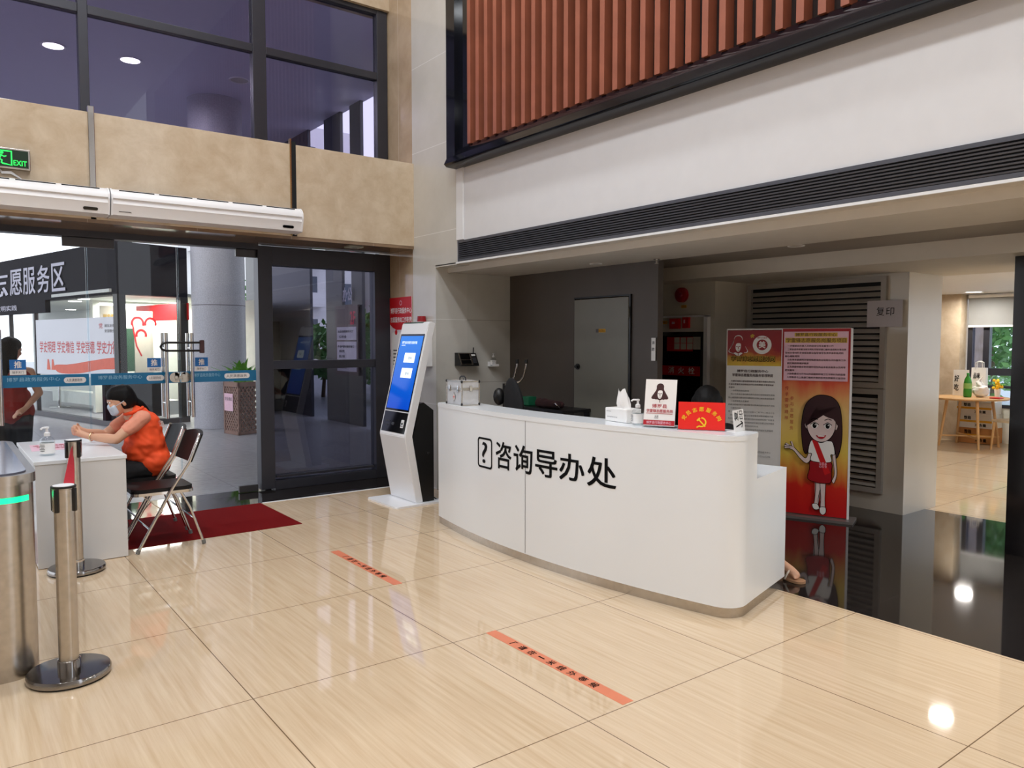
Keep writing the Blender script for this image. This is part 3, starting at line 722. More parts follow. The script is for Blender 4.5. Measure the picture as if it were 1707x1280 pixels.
def hat_portrait(A, cx, cy, s, dark, light):
    A.poly(smooth([(cx + s * x, cy + s * y) for x, y in ((-.45, -.20), (-.30, .04), (-.20, .22), (-.19, .40), (-.09, .51), (.09, .51), (.19, .40), (.20, .22), (.30, .04), (.45, -.20), (.40, -.29), (.24, -.30), (.14, -.42), (-.02, -.46), (-.16, -.40), (-.24, -.30), (-.40, -.29))]), dark)
    A.poly(smooth([(cx + s * x, cy + s * y) for x, y in ((-.10, .12), (-.13, -.08), (-.06, -.24), (.04, -.26), (.12, -.10), (.13, .12), (.02, .17))]), light)
    A.poly([(cx + s * x, cy + s * y) for x, y in ((-.11, .0), (-.03, .02), (-.03, -.01), (-.11, -.03))], dark)
    A.poly([(cx + s * x, cy + s * y) for x, y in ((.03, .02), (.11, .01), (.11, -.02), (.03, -.01))], dark)
    A.poly([(cx + s * x, cy + s * y) for x, y in ((-.02, .0), (.01, .0), (.03, -.12), (-.01, -.12))], dark)
    A.poly([(cx + s * x, cy + s * y) for x, y in ((-.04, -.185), (.07, -.18), (.02, -.21))], dark)
    A.poly([(cx + s * x, cy + s * y) for x, y in ((-.24, -.34), (-.02, -.5), (.0, -.36), (-.14, -.30))], light)
    A.poly([(cx + s * x, cy + s * y) for x, y in ((.24, -.34), (.04, -.5), (.02, -.36), (.14, -.30))], light)
hat_portrait(A, -.004, .208, .12, M['ink_brown'], M['white_print'])
A.text('博罗县', -.05, .046, .118, .142, M['ink_red'], .01)
A.text('学雷锋志愿服务岗', -.084, .084, .090, .110, M['ink_red'], .02)
A.poly([(-.086, .085), (.084, .085), (.084, .082), (-.086, .082)], M['ink_red'])
A.text('志愿', -.03, -.004, .052, .072, M['ink_grey'])
A.poly([(-.1, .012), (.1, .012), (.1, .042), (-.1, .042)], M['ink_red'])
A.text('博罗县行政服务中心', -.08, .08, .018, .036, M['pink_print'], .01)
A.done('printed_face', sgc)

# red party card in a clear holder
rc = thing('red_card_holder', 'red card with yellow emblem and arched lettering standing at the right of the desk', 'sign', (3.66, 2.955, TOP), 0)
u = Vector((.147, -.227, 0)).normalized(); nrm = u.cross(Vector((0, 0, 1)))
Fs = Frame(Vector((3.662, 2.955, TOP + .004)), u, (Vector((0, 0, 1)) - nrm * .08).normalized())
b = bmn(); fbox(b, Fs, -.137, .137, 0, .165, -.004, .0); rcc = obj('card', b, M['red_bright'], rc)
b = bmn(); fbox(b, Fs, -.142, .142, -.003, .10, -.008, -.0045); fbox(b, Frame(Fs.p, u, -nrm), -.142, .142, -.02, .06, -.004, -.001); obj('clear_holder', b, M['acrylic'], rc)
A = Art(Frame(Fs(0, 0, .0), u, Fs.v))
for k, ch in enumerate('党员志愿服务岗'):
    a = R(152 - 124 * k / 6); cx, cy = .116 * math.cos(a), .025 + .098 * math.sin(a)
    A.k += 1; n0 = len(A.bm.faces); q = a - PI / 2
    F2 = Frame(Fs(cx, cy, 0), Fs.u * math.cos(q) + Fs.v * math.sin(q), Fs.v * math.cos(q) - Fs.u * math.sin(q))
    txt(A.bm, F2, ch, -.013, .013, -.013, .013, .0025, .02); A.bm.faces.ensure_lookup_table()
    for f in A.bm.faces[n0:]: f.material_index = A.mi(M['yellow'])
def hammer_sickle(A, cx, cy, s, m):
    A.stroke([(cx + s * .42 * math.cos(R(t)), cy + s * .42 * math.sin(R(t))) for t in range(-120, 91, 15)], s * .13, m)
    A.stroke([(cx - s * .18, cy - s * .36), (cx - s * .44, cy - s * .52)], s * .12, m)
    A.stroke([(cx - s * .25, cy + s * .25), (cx + s * .38, cy - s * .42)], s * .12, m)
    A.poly([(cx + s * x, cy + s * y) for x, y in ((-.46, .18), (-.2, .46), (-.08, .34), (-.34, .06))], m)
hammer_sickle(A, .0, .045, .062, M['yellow'])
A.done('printed_face', rcc, 'yellow emblem and lettering')

# arrow card
ac = thing('arrow_card', 'small white card with sideways lettering and an arrow at the right end of the desk', 'sign', (3.79, 2.80, TOP), 0)
u = Vector((.16, .033, 0)).normalized(); nrm = u.cross(Vector((0, 0, 1)))
Fs = Frame(Vector((3.82, 2.795, TOP + .002)), u, (Vector((0, 0, 1)) - nrm * .12).normalized())
b = bmn(); fbox(b, Fs, -.072, .072, 0, .125, -.003, 0); fbox(b, Frame(Fs.p, u, -nrm), -.072, .072, 0, .05, -.003, 0); obj('card', b, M['white_print'], ac)
A = Art(Fs); A.text('印', .006, .058, .064, .118, M['ink'], .0, 90); A.text('复', -.060, -.008, .060, .118, M['ink'], .0, 90)
A.stroke([(-.045, .026), (.045, .044)], .008, M['ink']); A.stroke([(.018, .056), (.045, .044), (.026, .018)], .008, M['ink']); A.done('printed_face', ac)

# ================================================================ self-service kiosk
ki = thing('self_service_kiosk', 'tall white self-service kiosk with a tilted blue touchscreen beside the desk', 'kiosk', (3.74, 6.72, 0))
Y0, Y1 = 6.46, 6.98
b = bmn(); pts = rrect(3.47, 4.02, 6.40, 7.02, .03); prism(b, pts, 0, .018); bmesh.ops.bevel(b, geom=[e for e in b.edges if all(v.co.z > .01 for v in e.verts)], offset=.006, segments=2, affect='EDGES'); obj('base_plate', b, M['white_metal'], ki)
prof = [(3.722, .018), (3.600, .672), (3.874, 1.775), (3.905, 1.792), (3.955, 1.775), (3.685, .676), (3.80, .018)]
def yprism(bm, pr, y0, y1):
    lo = [bm.verts.new((x, y0, z)) for x, z in pr]; hi = [bm.verts.new((x, y1, z)) for x, z in pr]; n = len(pr)
    bm.faces.new(lo); bm.faces.new(hi[::-1])
    for i in range(n): bm.faces.new((lo[i], hi[i], hi[(i + 1) % n], lo[(i + 1) % n]))
    return bm
b = yprism(bmn(), prof, Y0, Y1); bmesh.ops.recalc_face_normals(b, faces=b.faces[:])
bmesh.ops.bevel(b, geom=b.edges[:], offset=.006, segments=2, affect='EDGES'); obj('body_shell', b, M['white_metal'], ki)
kv = Vector((.274, 0, 1.103)).normalized(); Fk = Frame((3.600, Y1, .672), (0, -1, 0), kv); KL = Vector((.274, 0, 1.103)).length
b = bmn(); fbox(b, Fk, .025, .495, .03, .235, -.002, .002); kp = obj('keypad_panel', b, M['screen_black'], ki)
b = bmn(); fbox(b, Fk, .022, .498, .245, 1.028, -.002, .0015); obj('screen_bezel', b, M['screen_black'], ki)
scr = bmn(); fbox(scr, Fk, .040, .480, .265, 1.008, 0, .003); so = obj('touch_screen', scr, M['screen'], ki)
for k in (0, 1):
    b = bmn(); fpoly(b, Fk, rrect(.19 - .012 * 0, .40, .735 - .155 * k, .835 - .155 * k, .006), .002, .0045); obj('screen_button', b, M['screen_white'], so)
lettering(so, Fk, [('博罗县政务服务自助终端', .085, .385, .925, .955), ('欢迎使用', .085, .16, .905, .918)], M['screen_white'], 'screen_lettering', .004, .01)
lettering(so, Fk, [('取号', .275, .345, .765, .795), ('查询', .275, .345, .61, .64)], M['ink_grey'], 'screen_lettering', .006)
b = bmn(); fpoly(b, Fk, rrect(.40, .45, .085, .165, .006), .001, .006); cr = obj('card_reader', b, M['white_plastic'], kp)
b = bmn(); fpoly(b, Fk, ell(.425, .125, .012), .006, .009); fbox(b, Fk, .405, .445, .10, .107, .006, .008); obj('reader_mark', b, M['ink'], cr)
b = bmn(); fbox(b, Fk, .08, .17, .13, .142, .001, .006); fbox(b, Fk, .08, .14, .09, .10, .001, .005); fpoly(b, Fk, ell(.24, .115, .028, .016), .001, .006); obj('card_slot', b, M['black'], kp)
b = yprism(bmn(), [(3.80, .02), (3.70, .66), (3.775, .99), (3.82, 1.0), (3.93, .92), (3.93, .02)], Y0 + .012, Y1 - .012); rcab = obj('rear_cabinet', b, M['black'], ki, label='black rear cabinet')
b = bmn(); cyl(b, (3.86, Y0 + .014, .50), (3.86, Y0 - .006, .50), .014); obj('lock', b, M['chrome'], rcab, True)
b = bmn(); fbox(b, Frame((3.874, Y1, 1.775), (0, -1, 0), Vector((.031, 0, .017)).normalized()), .02, .40, .004, .03, 0, .002); obj('status_strip', b, mat('grey_green_strip', (70, 92, 84), .4), ki)
b = bmn(); tube(b, [(3.93, 6.55, .06), (4.0, 6.52, .012), (4.1, 6.6, .01), (4.2, 6.62, .05), (4.26, 6.7, .15)], .007, 8); obj('power_cable', b, M['black'], ki, True, label='black power cable')

# wall box and red alarm lamp behind the kiosk
b = box(bmn(), (4.265, 7.16, 1.545), (.07, .14, .44), None, .008); tag(obj('wall_box', b, M['white_plastic']), 'narrow white box on the pillar behind the kiosk', 'box')
al = thing('alarm_lamp', 'small red alarm lamp on the pillar above the kiosk', 'lamp', (4.25, 7.235, 1.80))
b = bmn(); cyl(b, (4.25, 7.235, 1.81), (4.25, 7.235, 1.87), .05, .044); obj('lens', b, M['red_dark'], al, True)
b = bmn(); cyl(b, (4.25, 7.235, 1.765), (4.25, 7.235, 1.81), .054); box(b, (4.28, 7.235, 1.785), (.05, .05, .03)); obj('lamp_base', b, M['white_plastic'], al, True)
# red and white notice on the beige return
po = thing('wall_notice', 'red and white notice with white lettering on the beige wall behind the kiosk', 'poster', (4.3, 7.76, .95))
Fp = FX(4.298, 8.04, 0)
b = bmn(); fbox(b, Fp, 0, .52, .95, 2.10, 0, .006); pob = obj('notice_board', b, mat('pale_pink_white_print', (228, 216, 222), .5), po)
A = Art(Frame(Fp(0, 0, .006), Fp.u, Fp.v))
A.poly([(0, 2.10), (0, 1.80), (.08, 1.755), (.16, 1.73), (.36, 1.73), (.52, 1.80), (.52, 2.10)], M['red'])
A.poly(ell(.27, 2.035, .028), M['pink_print']); A.poly(ell(.27, 2.035, .02), M['red'])
A.text('博罗县行政服务中心', .03, .515, 1.915, 1.98, M['white_print'], .015); A.text('志愿服务站工作职责', .03, .515, 1.815, 1.875, M['white_print'], .015)
A.poly(rrect(.05, .47, 1.0, 1.70, .03), M['paper']); A.poly(ell(.16, 1.70, .03), M['red'])
for k in range(11): A.poly([(.09, 1.50 - .04 * k), (.43 - .1 * (k % 3 == 2), 1.50 - .04 * k), (.43 - .1 * (k % 3 == 2), 1.485 - .04 * k), (.09, 1.485 - .04 * k)], M['ink_grey'])
A.done('printed_face', pob)
b = bmn(); fbox(b, FX(4.299, 8.07, 0), -.02, .05, 1.42, 1.50, 0, .012); fbox(b, FX(4.287, 8.07, 0), 0, .03, 1.43, 1.49, 0, .004); tag(obj('wall_switch', b, M['ink_grey']), 'small dark wall switch beside the dark glass door', 'switch')
# face terminal and sanitiser on the alcove wall
ft = thing('attendance_terminal', 'black wedge-shaped face attendance terminal with antenna on the alcove wall', 'terminal', (4.68, 7.0, 1.33))
Ft = Frame((4.53, 6.93, 1.335), Vector((1, -.04, 0)), Vector((0, .42, 1)))
b = bmn(); v = [(4.535, 7.018, 1.33), (4.535, 6.90, 1.335), (4.535, 6.97, 1.475), (4.535, 7.018, 1.475)]
lo = [b.verts.new(q) for q in v]; hi = [b.verts.new((x + .245, y, z - .006)) for x, y, z in v]
b.faces.new(lo); b.faces.new(hi[::-1])
for i in range(4): b.faces.new((lo[i], lo[(i + 1) % 4], hi[(i + 1) % 4], hi[i]))
ftb = obj('terminal_body', b, M['black'], ft)
Ft = Frame((4.535, 6.899, 1.335), (1, 0, 0), Vector((0, .07, .14)))
b = bmn(); fbox(b, Ft, .008, .022, .008, .15, 0, .004); fbox(b, Ft, .153, .168, .008, .15, 0, .004); fbox(b, Ft, .012, .163, .012, .018, 0, .003); fbox(b, Ft, .012, .163, .14, .146, 0, .003); fbox(b, Ft, .02, .155, .066, .072, 0, .003); obj('silver_bezel', b, M['steel'], ft)
b = bmn(); fbox(b, Ft, .022, .153, .076, .138, 0, .0015); fbox(b, Ft, .022, .153, .02, .064, 0, .0015); obj('screen', b, M['screen_black'], ft)
b = bmn(); fbox(b, Ft, .175, .225, .115, .135, 0, .002); obj('status_display', b, M['white_print'], ftb)
b = bmn()
for i in range(3):
    for j in range(4): fbox(b, Ft, .176 + .017 * i, .187 + .017 * i, .03 + .017 * j, .041 + .017 * j, 0, .004)
obj('key_pad', b, M['grille'], ftb)
b = bmn(); tube(b, [(4.765, 7.0, 1.46), (4.77, 7.0, 1.53)], .006, 8); obj('antenna', b, M['black'], ft, True)
wh = thing('wall_bracket', 'small white wall bracket under the sanitiser bottle in the alcove', 'bracket', (5.02, 7.0, 1.30))
b = bmn(); bx(b, 4.975, 5.065, 6.925, 7.019, 1.318, 1.324); bx(b, 4.975, 5.065, 7.012, 7.019, 1.324, 1.37); bx(b, 4.975, 5.065, 6.925, 6.929, 1.324, 1.345); obj('tray', b, M['white_plastic'], wh)
pump_bottle('sanitiser_bottle', 'small hand sanitiser bottle held in the wall bracket of the alcove', (5.02, 6.972, 1.3245), .86, rz=R(60))
# ================================================================ upper wall: slatted screen, grille
ss = thing('slatted_screen', 'large red-brown vertical slatted wood screen in a black gloss frame high on the right wall', 'wall screen', (4.3, 3, 3.33))
b = bmn()
FR = [(4.30, 3.33), (4.17, 3.335), (4.14, 3.36), (4.20, 3.48), (4.24, 3.515), (4.30, 3.515)]
yprism(b, FR, -3, 6.59); bx(b, 4.17, 4.30, 6.44, 6.59, 3.34, 7.2); bx(b, 4.22, 4.30, 6.27, 6.45, 3.40, 7.2); obj('frame', b, M['black_gloss'], ss, True)
b = bmn(); bx(b, 4.29, 4.299, -2.9, 6.3, 3.5, 7.2); obj('backing', b, M['slat_back'], ss)
b = bmn(); k = 0; y = 6.235
while y > -2.8:
    bx(b, 4.20, 4.292, y - .026, y + .026, 3.505, 7.2, .002); y -= .1415
obj('slats', b, M['wood_front'], ss)
gr = thing('linear_air_grille', 'long dark grey linear air grille along the foot of the white upper wall', 'air grille', (4.3, 3, 2.5))
b = bmn(); bx(b, 4.284, 4.302, -4, 6.57, 2.404, 2.428); bx(b, 4.284, 4.302, -4, 6.57, 2.588, 2.612); bx(b, 4.284, 4.302, 6.545, 6.57, 2.428, 2.588); obj('grille_frame', b, M['grille'], gr)
b = bmn(); bx(b, 4.2985, 4.3005, -4, 6.56, 2.42, 2.60); obj('backing', b, M['void'], gr)
b = bmn()
for i in range(8): box(b, (4.292, 1.28, 2.438 + .0195 * i), (.012, 10.53, .0085), (0, R(-20), 0))
obj('blades', b, M['grille'], gr)

# ================================================================ air curtains, exit sign over the entrance
def air_curtain(x0, x1, label):
    t = thing('air_curtain', label, 'air curtain', ((x0 + x1) / 2, 7.4, 2.66), 0, 'air curtains over the entrance')
    pr = [(7.469, 2.905), (7.40, 2.905), (7.33, 2.895), (7.29, 2.87), (7.27, 2.84), (7.265, 2.812), (7.285, 2.806), (7.272, 2.765), (7.278, 2.755), (7.30, 2.675), (7.469, 2.665)]
    b = bmn(); lo = [b.verts.new((x0 + .012, y, z)) for y, z in pr]; hi = [b.verts.new((x1 - .012, y, z)) for y, z in pr]; n = len(pr)
    b.faces.new(lo[::-1]); b.faces.new(hi)
    for i in range(n): b.faces.new((lo[i], lo[(i + 1) % n], hi[(i + 1) % n], hi[i]))
    hs_ = obj('housing', b, M['white_plastic'], t, True)
    for xx in (x0, x1 - .013):
        b = bmn(); pe = [(7.469, 2.909), (7.40, 2.909), (7.325, 2.899), (7.285, 2.873), (7.264, 2.842), (7.26, 2.80), (7.272, 2.75), (7.295, 2.67), (7.469, 2.66)]
        lo = [b.verts.new((xx, y, z)) for y, z in pe]; hi = [b.verts.new((xx + .013, y, z)) for y, z in pe]; n = len(pe)
        b.faces.new(lo[::-1]); b.faces.new(hi)
        for i in range(n): b.faces.new((lo[i], lo[(i + 1) % n], hi[(i + 1) % n], hi[i]))
        obj('end_cap', b, M['white_metal'], t)
    b = bmn(); w_ = (x1 - x0 - .10) / 5
    for i in range(5): bx(b, x0 + .05 + w_ * i + .02, x0 + .05 + w_ * (i + 1) - .02, 7.398, 7.45, 2.9045, 2.9075); bx(b, x0 + .05 + w_ * i + .02, x0 + .05 + w_ * (i + 1) - .02, 7.306, 7.318, 2.880, 2.889)
    obj('intake_slot', b, M['void'], hs_)
    b = bmn(); Fa = Frame((0, 7.3, 2.675), (1, 0, 0), Vector((0, -.022, .08)))
    fpoly(b, Fa, rrect(x1 - .20, x1 - .09, .022, .048, .012), 0, .004); obj('display', b, M['screen_black'], hs_)
    b = bmn(); fpoly(b, Fa, [(x0 + .06, .028), (x0 + .16, .028), (x0 + .15, .034), (x0 + .06, .034)], 0, .003); obj('badge', b, M['ink_grey'], hs_)
    return t
air_curtain(1.255, 2.945, 'white air curtain at the right, ending beside the dark stone joint')
air_curtain(-.45, 1.245, 'white air curtain at the left, under the green exit sign')
ex = thing('exit_sign', 'small green running-man EXIT sign over the left air curtain', 'sign', (.5, 7.44, 2.98))
b = bmn(); bx(b, .27, .695, 7.415, 7.468, 2.985, 3.15, .004); obj('sign_case', b, M['steel'], ex)
b = bmn(); bx(b, .285, .68, 7.41, 7.418, 3.0, 3.135); exf = obj('sign_face', b, mat('dark_green_face', (6, 40, 18), .3), ex)
A = Art(FY(0, 7.4105, 0))
g_ = M['exit_green']
A.text('EXIT', .578, .668, 3.015, 3.055, g_, .01)
A.stroke([(.50, 3.022), (.565, 3.012), (.565, 3.122), (.45, 3.122), (.45, 3.09)], .012, g_)
A.poly(ell(.50, 3.105, .011), g_); A.stroke([(.495, 3.09), (.478, 3.058)], .016, g_); A.stroke([(.478, 3.058), (.50, 3.045), (.495, 3.022)], .01, g_); A.stroke([(.478, 3.058), (.462, 3.04), (.44, 3.035)], .01, g_)
A.stroke([(.492, 3.088), (.515, 3.075), (.53, 3.083)], .008, g_); A.stroke([(.488, 3.088), (.468, 3.085), (.46, 3.07)], .008, g_)
A.stroke([(.30, 3.067), (.40, 3.067)], .018, g_); A.stroke([(.335, 3.10), (.30, 3.067), (.335, 3.034)], .018, g_)
A.done('pictogram', exf, 'green running man and EXIT lettering')
b = bmn()
for q in (0, .012): tube(b, [(.48, 7.46, 2.985), (.50, 7.452, 2.95 + q), (.56, 7.448, 2.955 + q), (.62, 7.452, 2.925), (.64, 7.455, 2.90)], .006, 8)
tag(obj('sign_cable', b, M['white_plastic'], None, True), 'pale looped cables hanging below the green exit sign', 'cable')
es = thing('ceiling_notice', 'small pale square notice under the stone fascia above the dark glass door', 'sign', (3.67, 7.7, 2.61))
b = bmn(); bx(b, 3.60, 3.76, 7.62, 7.76, 2.606, 2.614); obj('notice_plate', b, mat('pale_green_grey_plate', (168, 178, 168), .5), es)
b = bmn(); cyl(b, (3.69, 7.69, 2.6055), (3.69, 7.69, 2.604), .03); obj('notice_emblem', b, M['ink_grey'], es)

# ================================================================ floor: carpet, tape
b = bmn(); bx(b, .25, 2.54, 6.40, 7.47, 0, .004); tag(obj('carpet', b, M['carpet']), 'flat dark red carpet mat on the floor in front of the glass doors', 'carpet')
def tape(y0, y1, x, label, s):
    t = thing('floor_tape', label, 'floor tape', (x, (y0 + y1) / 2, 0), 0, 'orange floor tapes')
    b = bmn(); bx(b, x - .033, x + .033, y1, y0, 0, .0012); tst = obj('tape_strip', b, M['tape'], t)
    F = Frame((x, y0, .0012), (0, -1, 0), (1, 0, 0)); L = y0 - y1
    b = bmn()
    for k, ch in enumerate('「请在一米线外等候'):
        c = L * (.20 + .59 * k / 8)
        h = .004 if ch == '一' else .022
        txt(b, F, ch, c - (.022 if ch != '「' else .012), c + (.022 if ch != '「' else .012), -h, h, .0006, .015)
    obj('lettering', b, M['ink'], tst, recalc=False)
tape(3.37, 2.325, 2.407, 'orange floor tape with black lettering in front of the desk, nearest the camera', 1)
tape(5.41, 4.41, 2.40, 'orange floor tape with black lettering left of the desk, further from the camera', 1)

# ================================================================ stanchions and turnstile
def stanchion(x, y, label, rz=0):
    t = thing('stanchion', label, 'stanchion', (x, y, 0), rz, 'belt stanchions')
    b = bmn(); lathe(b, [(0, 0), (.170, 0), (.172, .006), (0, .006)], (x, y, 0), 48); obj('rubber_foot', b, M['black'], t, True)
    b = bmn(); lathe(b, [(.172, .006), (.178, .010), (.180, .03), (.174, .040), (.05, .046), (.046, .046)], (x, y, 0), 64); obj('base_disc', b, M['steel_dark'], t, True)
    b = bmn(); lathe(b, [(.050, .044), (.050, .085), (.045, .087)], (x, y, 0), 32); obj('collar', b, M['chrome'], t, True)
    b = bmn(); lathe(b, [(.043, .08), (.043, .80)], (x, y, 0), 40); obj('pole', b, M['steel'], t, True)
    b = bmn(); lathe(b, [(.043, .80), (.049, .802), (.049, .905), (.051, .907), (.051, .915), (.047, .917)], (x, y, 0), 40); obj('belt_head', b, M['steel'], t, True)
    b = bmn(); lathe(b, [(.048, .911), (.0535, .911), (.0535, .920), (.046, .921)], (x, y, 0), 40)
    for k in range(4):
        a = rz + R(-60) + k * PI / 2; c, s_ = math.cos(a), math.sin(a)
        box(b, (x + .053 * c, y + .053 * s_, .855), (.014, .018, .11), (0, 0, a), .003)
    obj('belt_clip_ring', b, M['black'], t, True)
    b = bmn(); lathe(b, [(0, .919), (.046, .919), (.045, .923), (0, .925)], (x, y, 0), 32); obj('top_cap', b, M['white_plastic'], t, True)
    return t
s1 = stanchion(.474, 4.13, 'polished steel stanchion with a round base nearest the camera, beside the turnstile', R(20))
s2 = stanchion(.757, 6.015, 'polished steel stanchion with a round base against the white table')
b = bmn(); p0, p1 = Vector((.495, 4.19, .855)), Vector((.745, 5.96, .855)); n = 14; L = []
for i in range(n + 1):
    t_ = i / n; c = p0.lerp(p1, t_); sag = -.02 * math.sin(PI * t_); tw = R(72) * (1 - t_) ** .6; wv = Vector((-.027 * math.sin(tw), 0, .027 * math.cos(tw)))
    L.append((c + Vector((0, 0, sag)) + wv, c + Vector((0, 0, sag)) - wv))
d_ = (p1 - p0).normalized(); sd = Vector((d_.y, -d_.x, .6)) * .001
lo = [(b.verts.new(a + sd), b.verts.new(c + sd), b.verts.new(c - sd), b.verts.new(a - sd)) for a, c in L]
for q0, q1 in zip(lo, lo[1:]):
    for i in range(4): b.faces.new((q0[i], q0[(i + 1) % 4], q1[(i + 1) % 4], q1[i]))
b.faces.new(lo[0]); b.faces.new(lo[-1][::-1])
obj('retractable_belt', b, M['belt'], s1, label='red webbing belt')
ts = thing('turnstile', 'brushed steel turnstile cabinet with a green light strip at the left edge', 'turnstile', (.15, 4.9, 0))
b = bmn(); prism(b, rrect(-.25, .372, 4.22, 5.75, .13, 10), 0, .93); obj('cabinet', b, M['steel'], ts, True)
b = bmn(); prism(b, rrect(-.27, .382, 4.20, 5.77, .14, 10), .93, .975); bmesh.ops.bevel(b, geom=[e for e in b.edges if all(v.co.z > .97 for v in e.verts)], offset=.012, segments=3, affect='EDGES'); obj('lid', b, M['steel'], ts, True)
b = bmn(); prism(b, rrect(-.23, .345, 4.25, 5.72, .11, 10), .975, .981); obj('top_glass', b, mat('smoky_top_glass', (110, 112, 130), .12), ts, True)
b = bmn(); pts = rrect(-.252, .3745, 4.218, 5.752, .131, 14); pts = [p for p in pts if p[1] < 4.30 or p[0] > 9]
pts = [p for p in sorted(pts, key=lambda q: q[0]) if p[0] > -.2 and p[0] < .352]
for (xa, ya), (xb, yb) in zip(pts, pts[1:]):
    f = [b.verts.new((xa, ya - .001, .845)), b.verts.new((xb, yb - .001, .845)), b.verts.new((xb, yb - .001, .872)), b.verts.new((xa, ya - .001, .872))]; b.faces.new(f)
obj('light_strip', b, M['led_green'], ts, label='glowing green light strip')
b = bmn(); cyl(b, (.10, 4.55, .981), (.10, 4.55, 1.0), .05); obj('reader', b, M['black'], ts, True)
b = bmn(); box(b, (.18, 4.95, 1.02), (.14, .18, .08), None, .02); obj('sensor_cover', b, glass('clear_cover', (.8, .84, .88), .06), ts)

# ================================================================ white table, sanitiser, papers
tb2 = thing('white_table', 'white panel table beside the turnstile with a sanitiser bottle on it', 'table', (.84, 6.8, 0))
b = bmn(); bx(b, .535, 1.125, 6.20, 7.5, .735, .762, .003); obj('tabletop', b, M['white_gloss'], tb2)
b = bmn(); bx(b, .545, 1.118, 6.205, 6.23, .004, .735, .002); obj('front_panel', b, mat('pale_grey_panel', (214, 214, 214), .4, var=.01), tb2)
b = bmn(); bx(b, .545, .57, 6.23, 7.48, .012, .735, .002); obj('side_panel', b, M['white_gloss'], tb2)
b = bmn(); bx(b, .57, 1.0, 7.46, 7.48, .35, .735, .002); obj('back_panel', b, M['white_gloss'], tb2)
pump_bottle('sanitiser_bottle', 'clear pump bottle of sanitiser on the white table', (.655, 6.52, .7625), 1.28, rz=R(50))
b = bmn(); v = [b.verts.new((x, y, .7632)) for x, y in ((.60, 7.0), (.80, 6.98), (.84, 7.27), (.64, 7.29))]; b.faces.new(v)
sheet = thing('paper_sheet', 'red-printed paper sheet lying on the white table in front of the seated volunteer', 'paper', (.72, 7.1, .7625))
Fq = Frame((.58, 6.80, .7625), (1, -.05, 0), (.05, 1, 0)); b.free()
b = bmn(); fbox(b, Fq, 0, .30, 0, .42, 0, .0008); sh_ = obj('sheet', b, M['pink_print'], sheet)
A = Art(Frame(Fq(0, 0, 0), Fq.u, Fq.v)); A.text('请出示健康码', .02, .28, .30, .36, M['ink_red'], .02); A.text('请佩戴口罩', .04, .26, .20, .26, M['ink_red'], .02); A.text('测量体温', .06, .24, .10, .16, M['ink_red'], .02); A.done('printing', sh_)

# ================================================================ folding chairs (face -X)
def folding_chair(loc, label):
    t = thing('folding_chair', label, 'chair', loc, 0, 'black folding chairs by the white table')
    def q(name, bm, m, sm=True, par=None): bmesh.ops.transform(bm, matrix=MW[t], verts=bm.verts); return obj(name, bm, m, par or t, sm)
    W = .215
    b = bmn()
    pts = rrect(-.24, .20, -.20, .20, .06); prism(b, pts, .445, .475); bmesh.ops.bevel(b, geom=b.edges[:], offset=.008, segments=2, affect='EDGES'); q('seat', b, M['black_leather'])
    b = bmn(); pts = rrect(-.245, .205, -.205, .205, .06); prism(b, pts, .425, .447); q('seat_frame', b, M['chrome'])
    b = bmn(); n = 9; lo, hi = [], []
    for k in range(n):
        s_ = -1 + 2 * k / (n - 1); y = s_ * .205; bow = .035 * (1 - s_ * s_)
        for (rows, dx) in ((lo, -.012), (hi, .012)):
            rows.append([b.verts.new((.178 + bow + dx + (z - .66) * .42, y, z + .02 * (1 - s_ * s_) * (1 if z > .8 else -.6))) for z in (.655, .72, .80, .865)])
    for A_ in (lo, hi):
        for a, c in zip(A_, A_[1:]):
            for i in range(3): b.faces.new((a[i], a[i + 1], c[i + 1], c[i]))
    for i in (0, n - 1):
        for j in range(3): b.faces.new((lo[i][j], lo[i][j + 1], hi[i][j + 1], hi[i][j]))
    for k in range(n - 1):
        for j in (0, 3): b.faces.new((lo[k][j], lo[k + 1][j], hi[k + 1][j], hi[k][j]))
    q('backrest', b, M['black_leather'])
    for s_ in (-1, 1):
        b = bmn(); tube(b, [(-.215, s_ * W, .012), (.03, s_ * W, .455), (.165, s_ * W, .66), (.245, s_ * W, .86), (.247, s_ * (W - .012), .872)], .0115); lg1 = q('leg', b, M['chrome'])
        b = bmn(); tube(b, [(.265, s_ * (W - .02), .012), (.17, s_ * (W - .02), .30), (.10, s_ * (W - .02), .44)], .0105); lg2 = q('leg', b, M['chrome'])
        for x, y in ((-.22, s_ * W), (.268, s_ * (W - .02))):
            b = bmn(); cyl(b, (x, y, .0), (x + (.012 if x < 0 else -.006), y, .03), .015); q('foot_cap', b, mat('grey_rubber', (110, 112, 110), .7) if 'grey_rubber' not in bpy.data.materials else bpy.data.materials['grey_rubber'], True, lg1 if x < 0 else lg2)
        b = bmn(); tube(b, [(-.11, s_ * (W - .005), .21), (-.03, s_ * (W - .012), .30), (-.17, s_ * (W - .02), .43)], .005, 6); q('folding_link', b, M['chrome'])
    b = bmn(); tube(b, [(-.13, -W, .17), (-.13, W, .17)], .007, 8); tube(b, [(.20, -W + .02, .21), (.20, W - .02, .21)], .007, 8); q('stretcher', b, M['chrome'])
    return t
folding_chair((1.40, 6.43, .004), 'empty black folding chair with chrome legs, nearest the camera beside the white table')
folding_chair((1.41, 6.97, .004), 'black folding chair the volunteer in the orange vest sits on')
